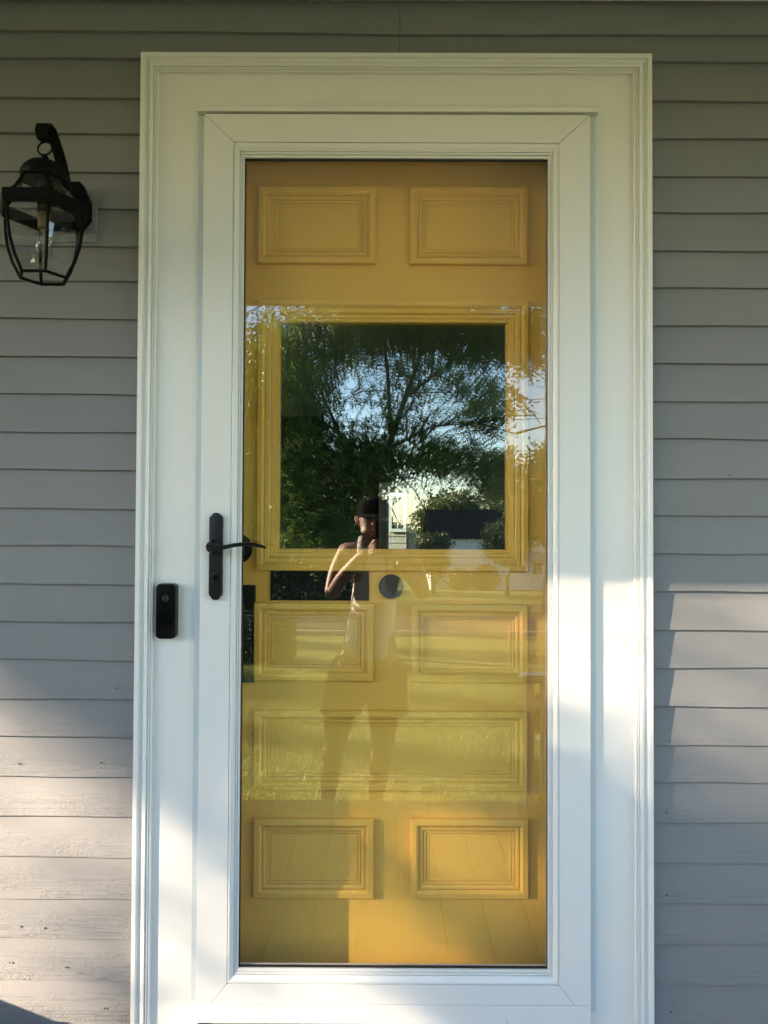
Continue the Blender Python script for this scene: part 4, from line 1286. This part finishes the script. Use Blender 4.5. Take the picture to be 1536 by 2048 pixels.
# clipped shrub on the lawn
shb = thing('clipped_shrub', 'squarish dark shrub mirrored on the lawn at the left', 'shrub', (-2.0, -10.4, ground_z(10.4)))
n = 5200
P = np.stack([RNG.uniform(-2.75, -1.50, n), RNG.uniform(-10.8, -10.1, n), RNG.uniform(0.0, 0.74, n)+ground_z(10.4)], 1)
dv = unit(RNG.normal(size=(n, 3)))
bn = unit(np.cross(dv, RNG.normal(size=(n, 3))))
V = np.stack([P, P+dv*0.03+bn*0.016, P+dv*0.06, P+dv*0.03-bn*0.016], 1).reshape(-1, 3)
quads_np('foliage', V, M['shrub_leaf'], shb, 4, 'stuff')
MB().tube([(-2.1, -10.4, ground_z(10.4)-0.05), (-2.1, -10.4, ground_z(10.4)+0.4)], [0.05, 0.03], 8).build('stem', M['bark'], shb)

# ------------------------------------------------------------------ white house across the street
hs = thing('white_house', 'white house with dark roof mirrored across the street', 'house', (9.0, -64, -4.45))
hz0, eave, ridge = -4.45, 0.20, 2.65
MB().box(4.0, 19.0, -70.0, -62.0, hz0, eave).build('wall', M['white_house'], hs)
rf = MB().add([(3.7, -61.6, eave-0.05), (19.3, -61.6, eave-0.05), (19.3, -66.0, ridge), (3.7, -66.0, ridge), (3.7, -70.4, eave-0.05), (19.3, -70.4, eave-0.05),
               (3.7, -61.6, eave+0.1), (19.3, -61.6, eave+0.1), (19.3, -66.0, ridge+0.15), (3.7, -66.0, ridge+0.15), (3.7, -70.4, eave+0.1), (19.3, -70.4, eave+0.1)],
              [(0, 1, 2, 3), (3, 2, 5, 4), (6, 7, 8, 9), (9, 8, 11, 10), (0, 1, 7, 6), (4, 5, 11, 10), (0, 3, 9, 6), (3, 4, 10, 9), (1, 2, 8, 7), (2, 5, 11, 8)]).build('roof', M['roof'], hs)
for (wx, wz, ww, wh) in [(10.9, -2.1, 1.5, 1.7), (15.2, -2.1, 1.3, 1.7), (17.3, -2.1, 1.3, 1.7)]:
    wn_ = MB().box(wx, wx+ww, -62.0, -61.93, wz-wh/2, wz+wh/2).build('window', M['white_house'], hs)
    MB().box(wx+0.12, wx+ww/2-0.05, -61.93, -61.90, wz-wh/2+0.12, wz+wh/2-0.12).build('pane', M['dark_window'], wn_)
    MB().box(wx+ww/2+0.05, wx+ww-0.12, -61.93, -61.90, wz-wh/2+0.12, wz+wh/2-0.12).build('pane', M['dark_window'], wn_)
dr = MB().box(12.85, 13.85, -62.0, -61.92, -3.9, -1.8).build('door', M['white_house'], hs)
for i in range(2):
    for j in range(3):
        MB().box(13.0+i*0.38, 13.32+i*0.38, -61.92, -61.90, -2.9+j*0.33, -2.63+j*0.33).build('pane', M['dark_window'], dr)
MB().prism([(12.3, -1.75), (14.4, -1.75), (14.4, -1.62), (13.35, -0.85), (12.3, -1.62)], 61.0*-1, -61.95).build('portico', M['door_grey'], hs)
shg = 'shrubs before the white house'
for i, (a, b_, h) in enumerate([(5.3, 7.4, 1.9), (7.2, 9.8, 2.2)]):
    s_ = thing('house_shrub', ['dark shrub before the left part of the white house', 'taller dark shrub nearer the white house door'][i], 'shrub', ((a+b_)/2, -60.0, -4.3), shg)
    n = 1600
    an = RNG.normal(size=(n, 3))
    P = np.array([(a+b_)/2, -60.0, -4.3+h/2])+unit(an)*(RNG.random((n, 1))**0.4)*np.array([(b_-a)/2, 0.9, h/2+0.1])
    dv = unit(RNG.normal(size=(n, 3)))
    bn = unit(np.cross(dv, RNG.normal(size=(n, 3))))
    quads_np('foliage', np.stack([P, P+dv*0.12+bn*0.08, P+dv*0.24, P+dv*0.12-bn*0.08], 1).reshape(-1, 3), M['shrub_leaf'], s_, 4, 'stuff')

# utility poles and wires along the street
for i, (x, lab) in enumerate([(-22.0, 'wooden utility pole far left along the street'), (22.0, 'wooden utility pole far right along the street')]):
    p = thing('utility_pole', lab, 'utility pole', (x, -24.6, ground_z(24.6)), 'utility poles')
    MB().tube([(x, -24.6, ground_z(24.6)-0.3), (x, -24.6, 8.6)], [0.16, 0.11], 10).build('pole', M['bark'], p, smooth=True)
    MB().box(x-0.06, x+0.06, -25.5, -23.7, 7.9, 8.02).build('crossarm', M['bark'], p)
for i, (z, yy, lab) in enumerate([(7.95, -23.9, 'upper of the utility wires crossing the mirrored sky'), (7.35, -24.6, 'middle of the utility wires crossing the mirrored sky'), (6.2, -24.6, 'lowest utility wire crossing the mirrored sky')]):
    pts = []
    for k in range(25):
        t = -1+2*k/24
        pts.append((22*t, yy, z-2.3*(1-t*t)))
    tag(MB().tube(pts, 0.014, 5).build('utility_wire', M['wire']), lab, 'wire', 'utility wires')
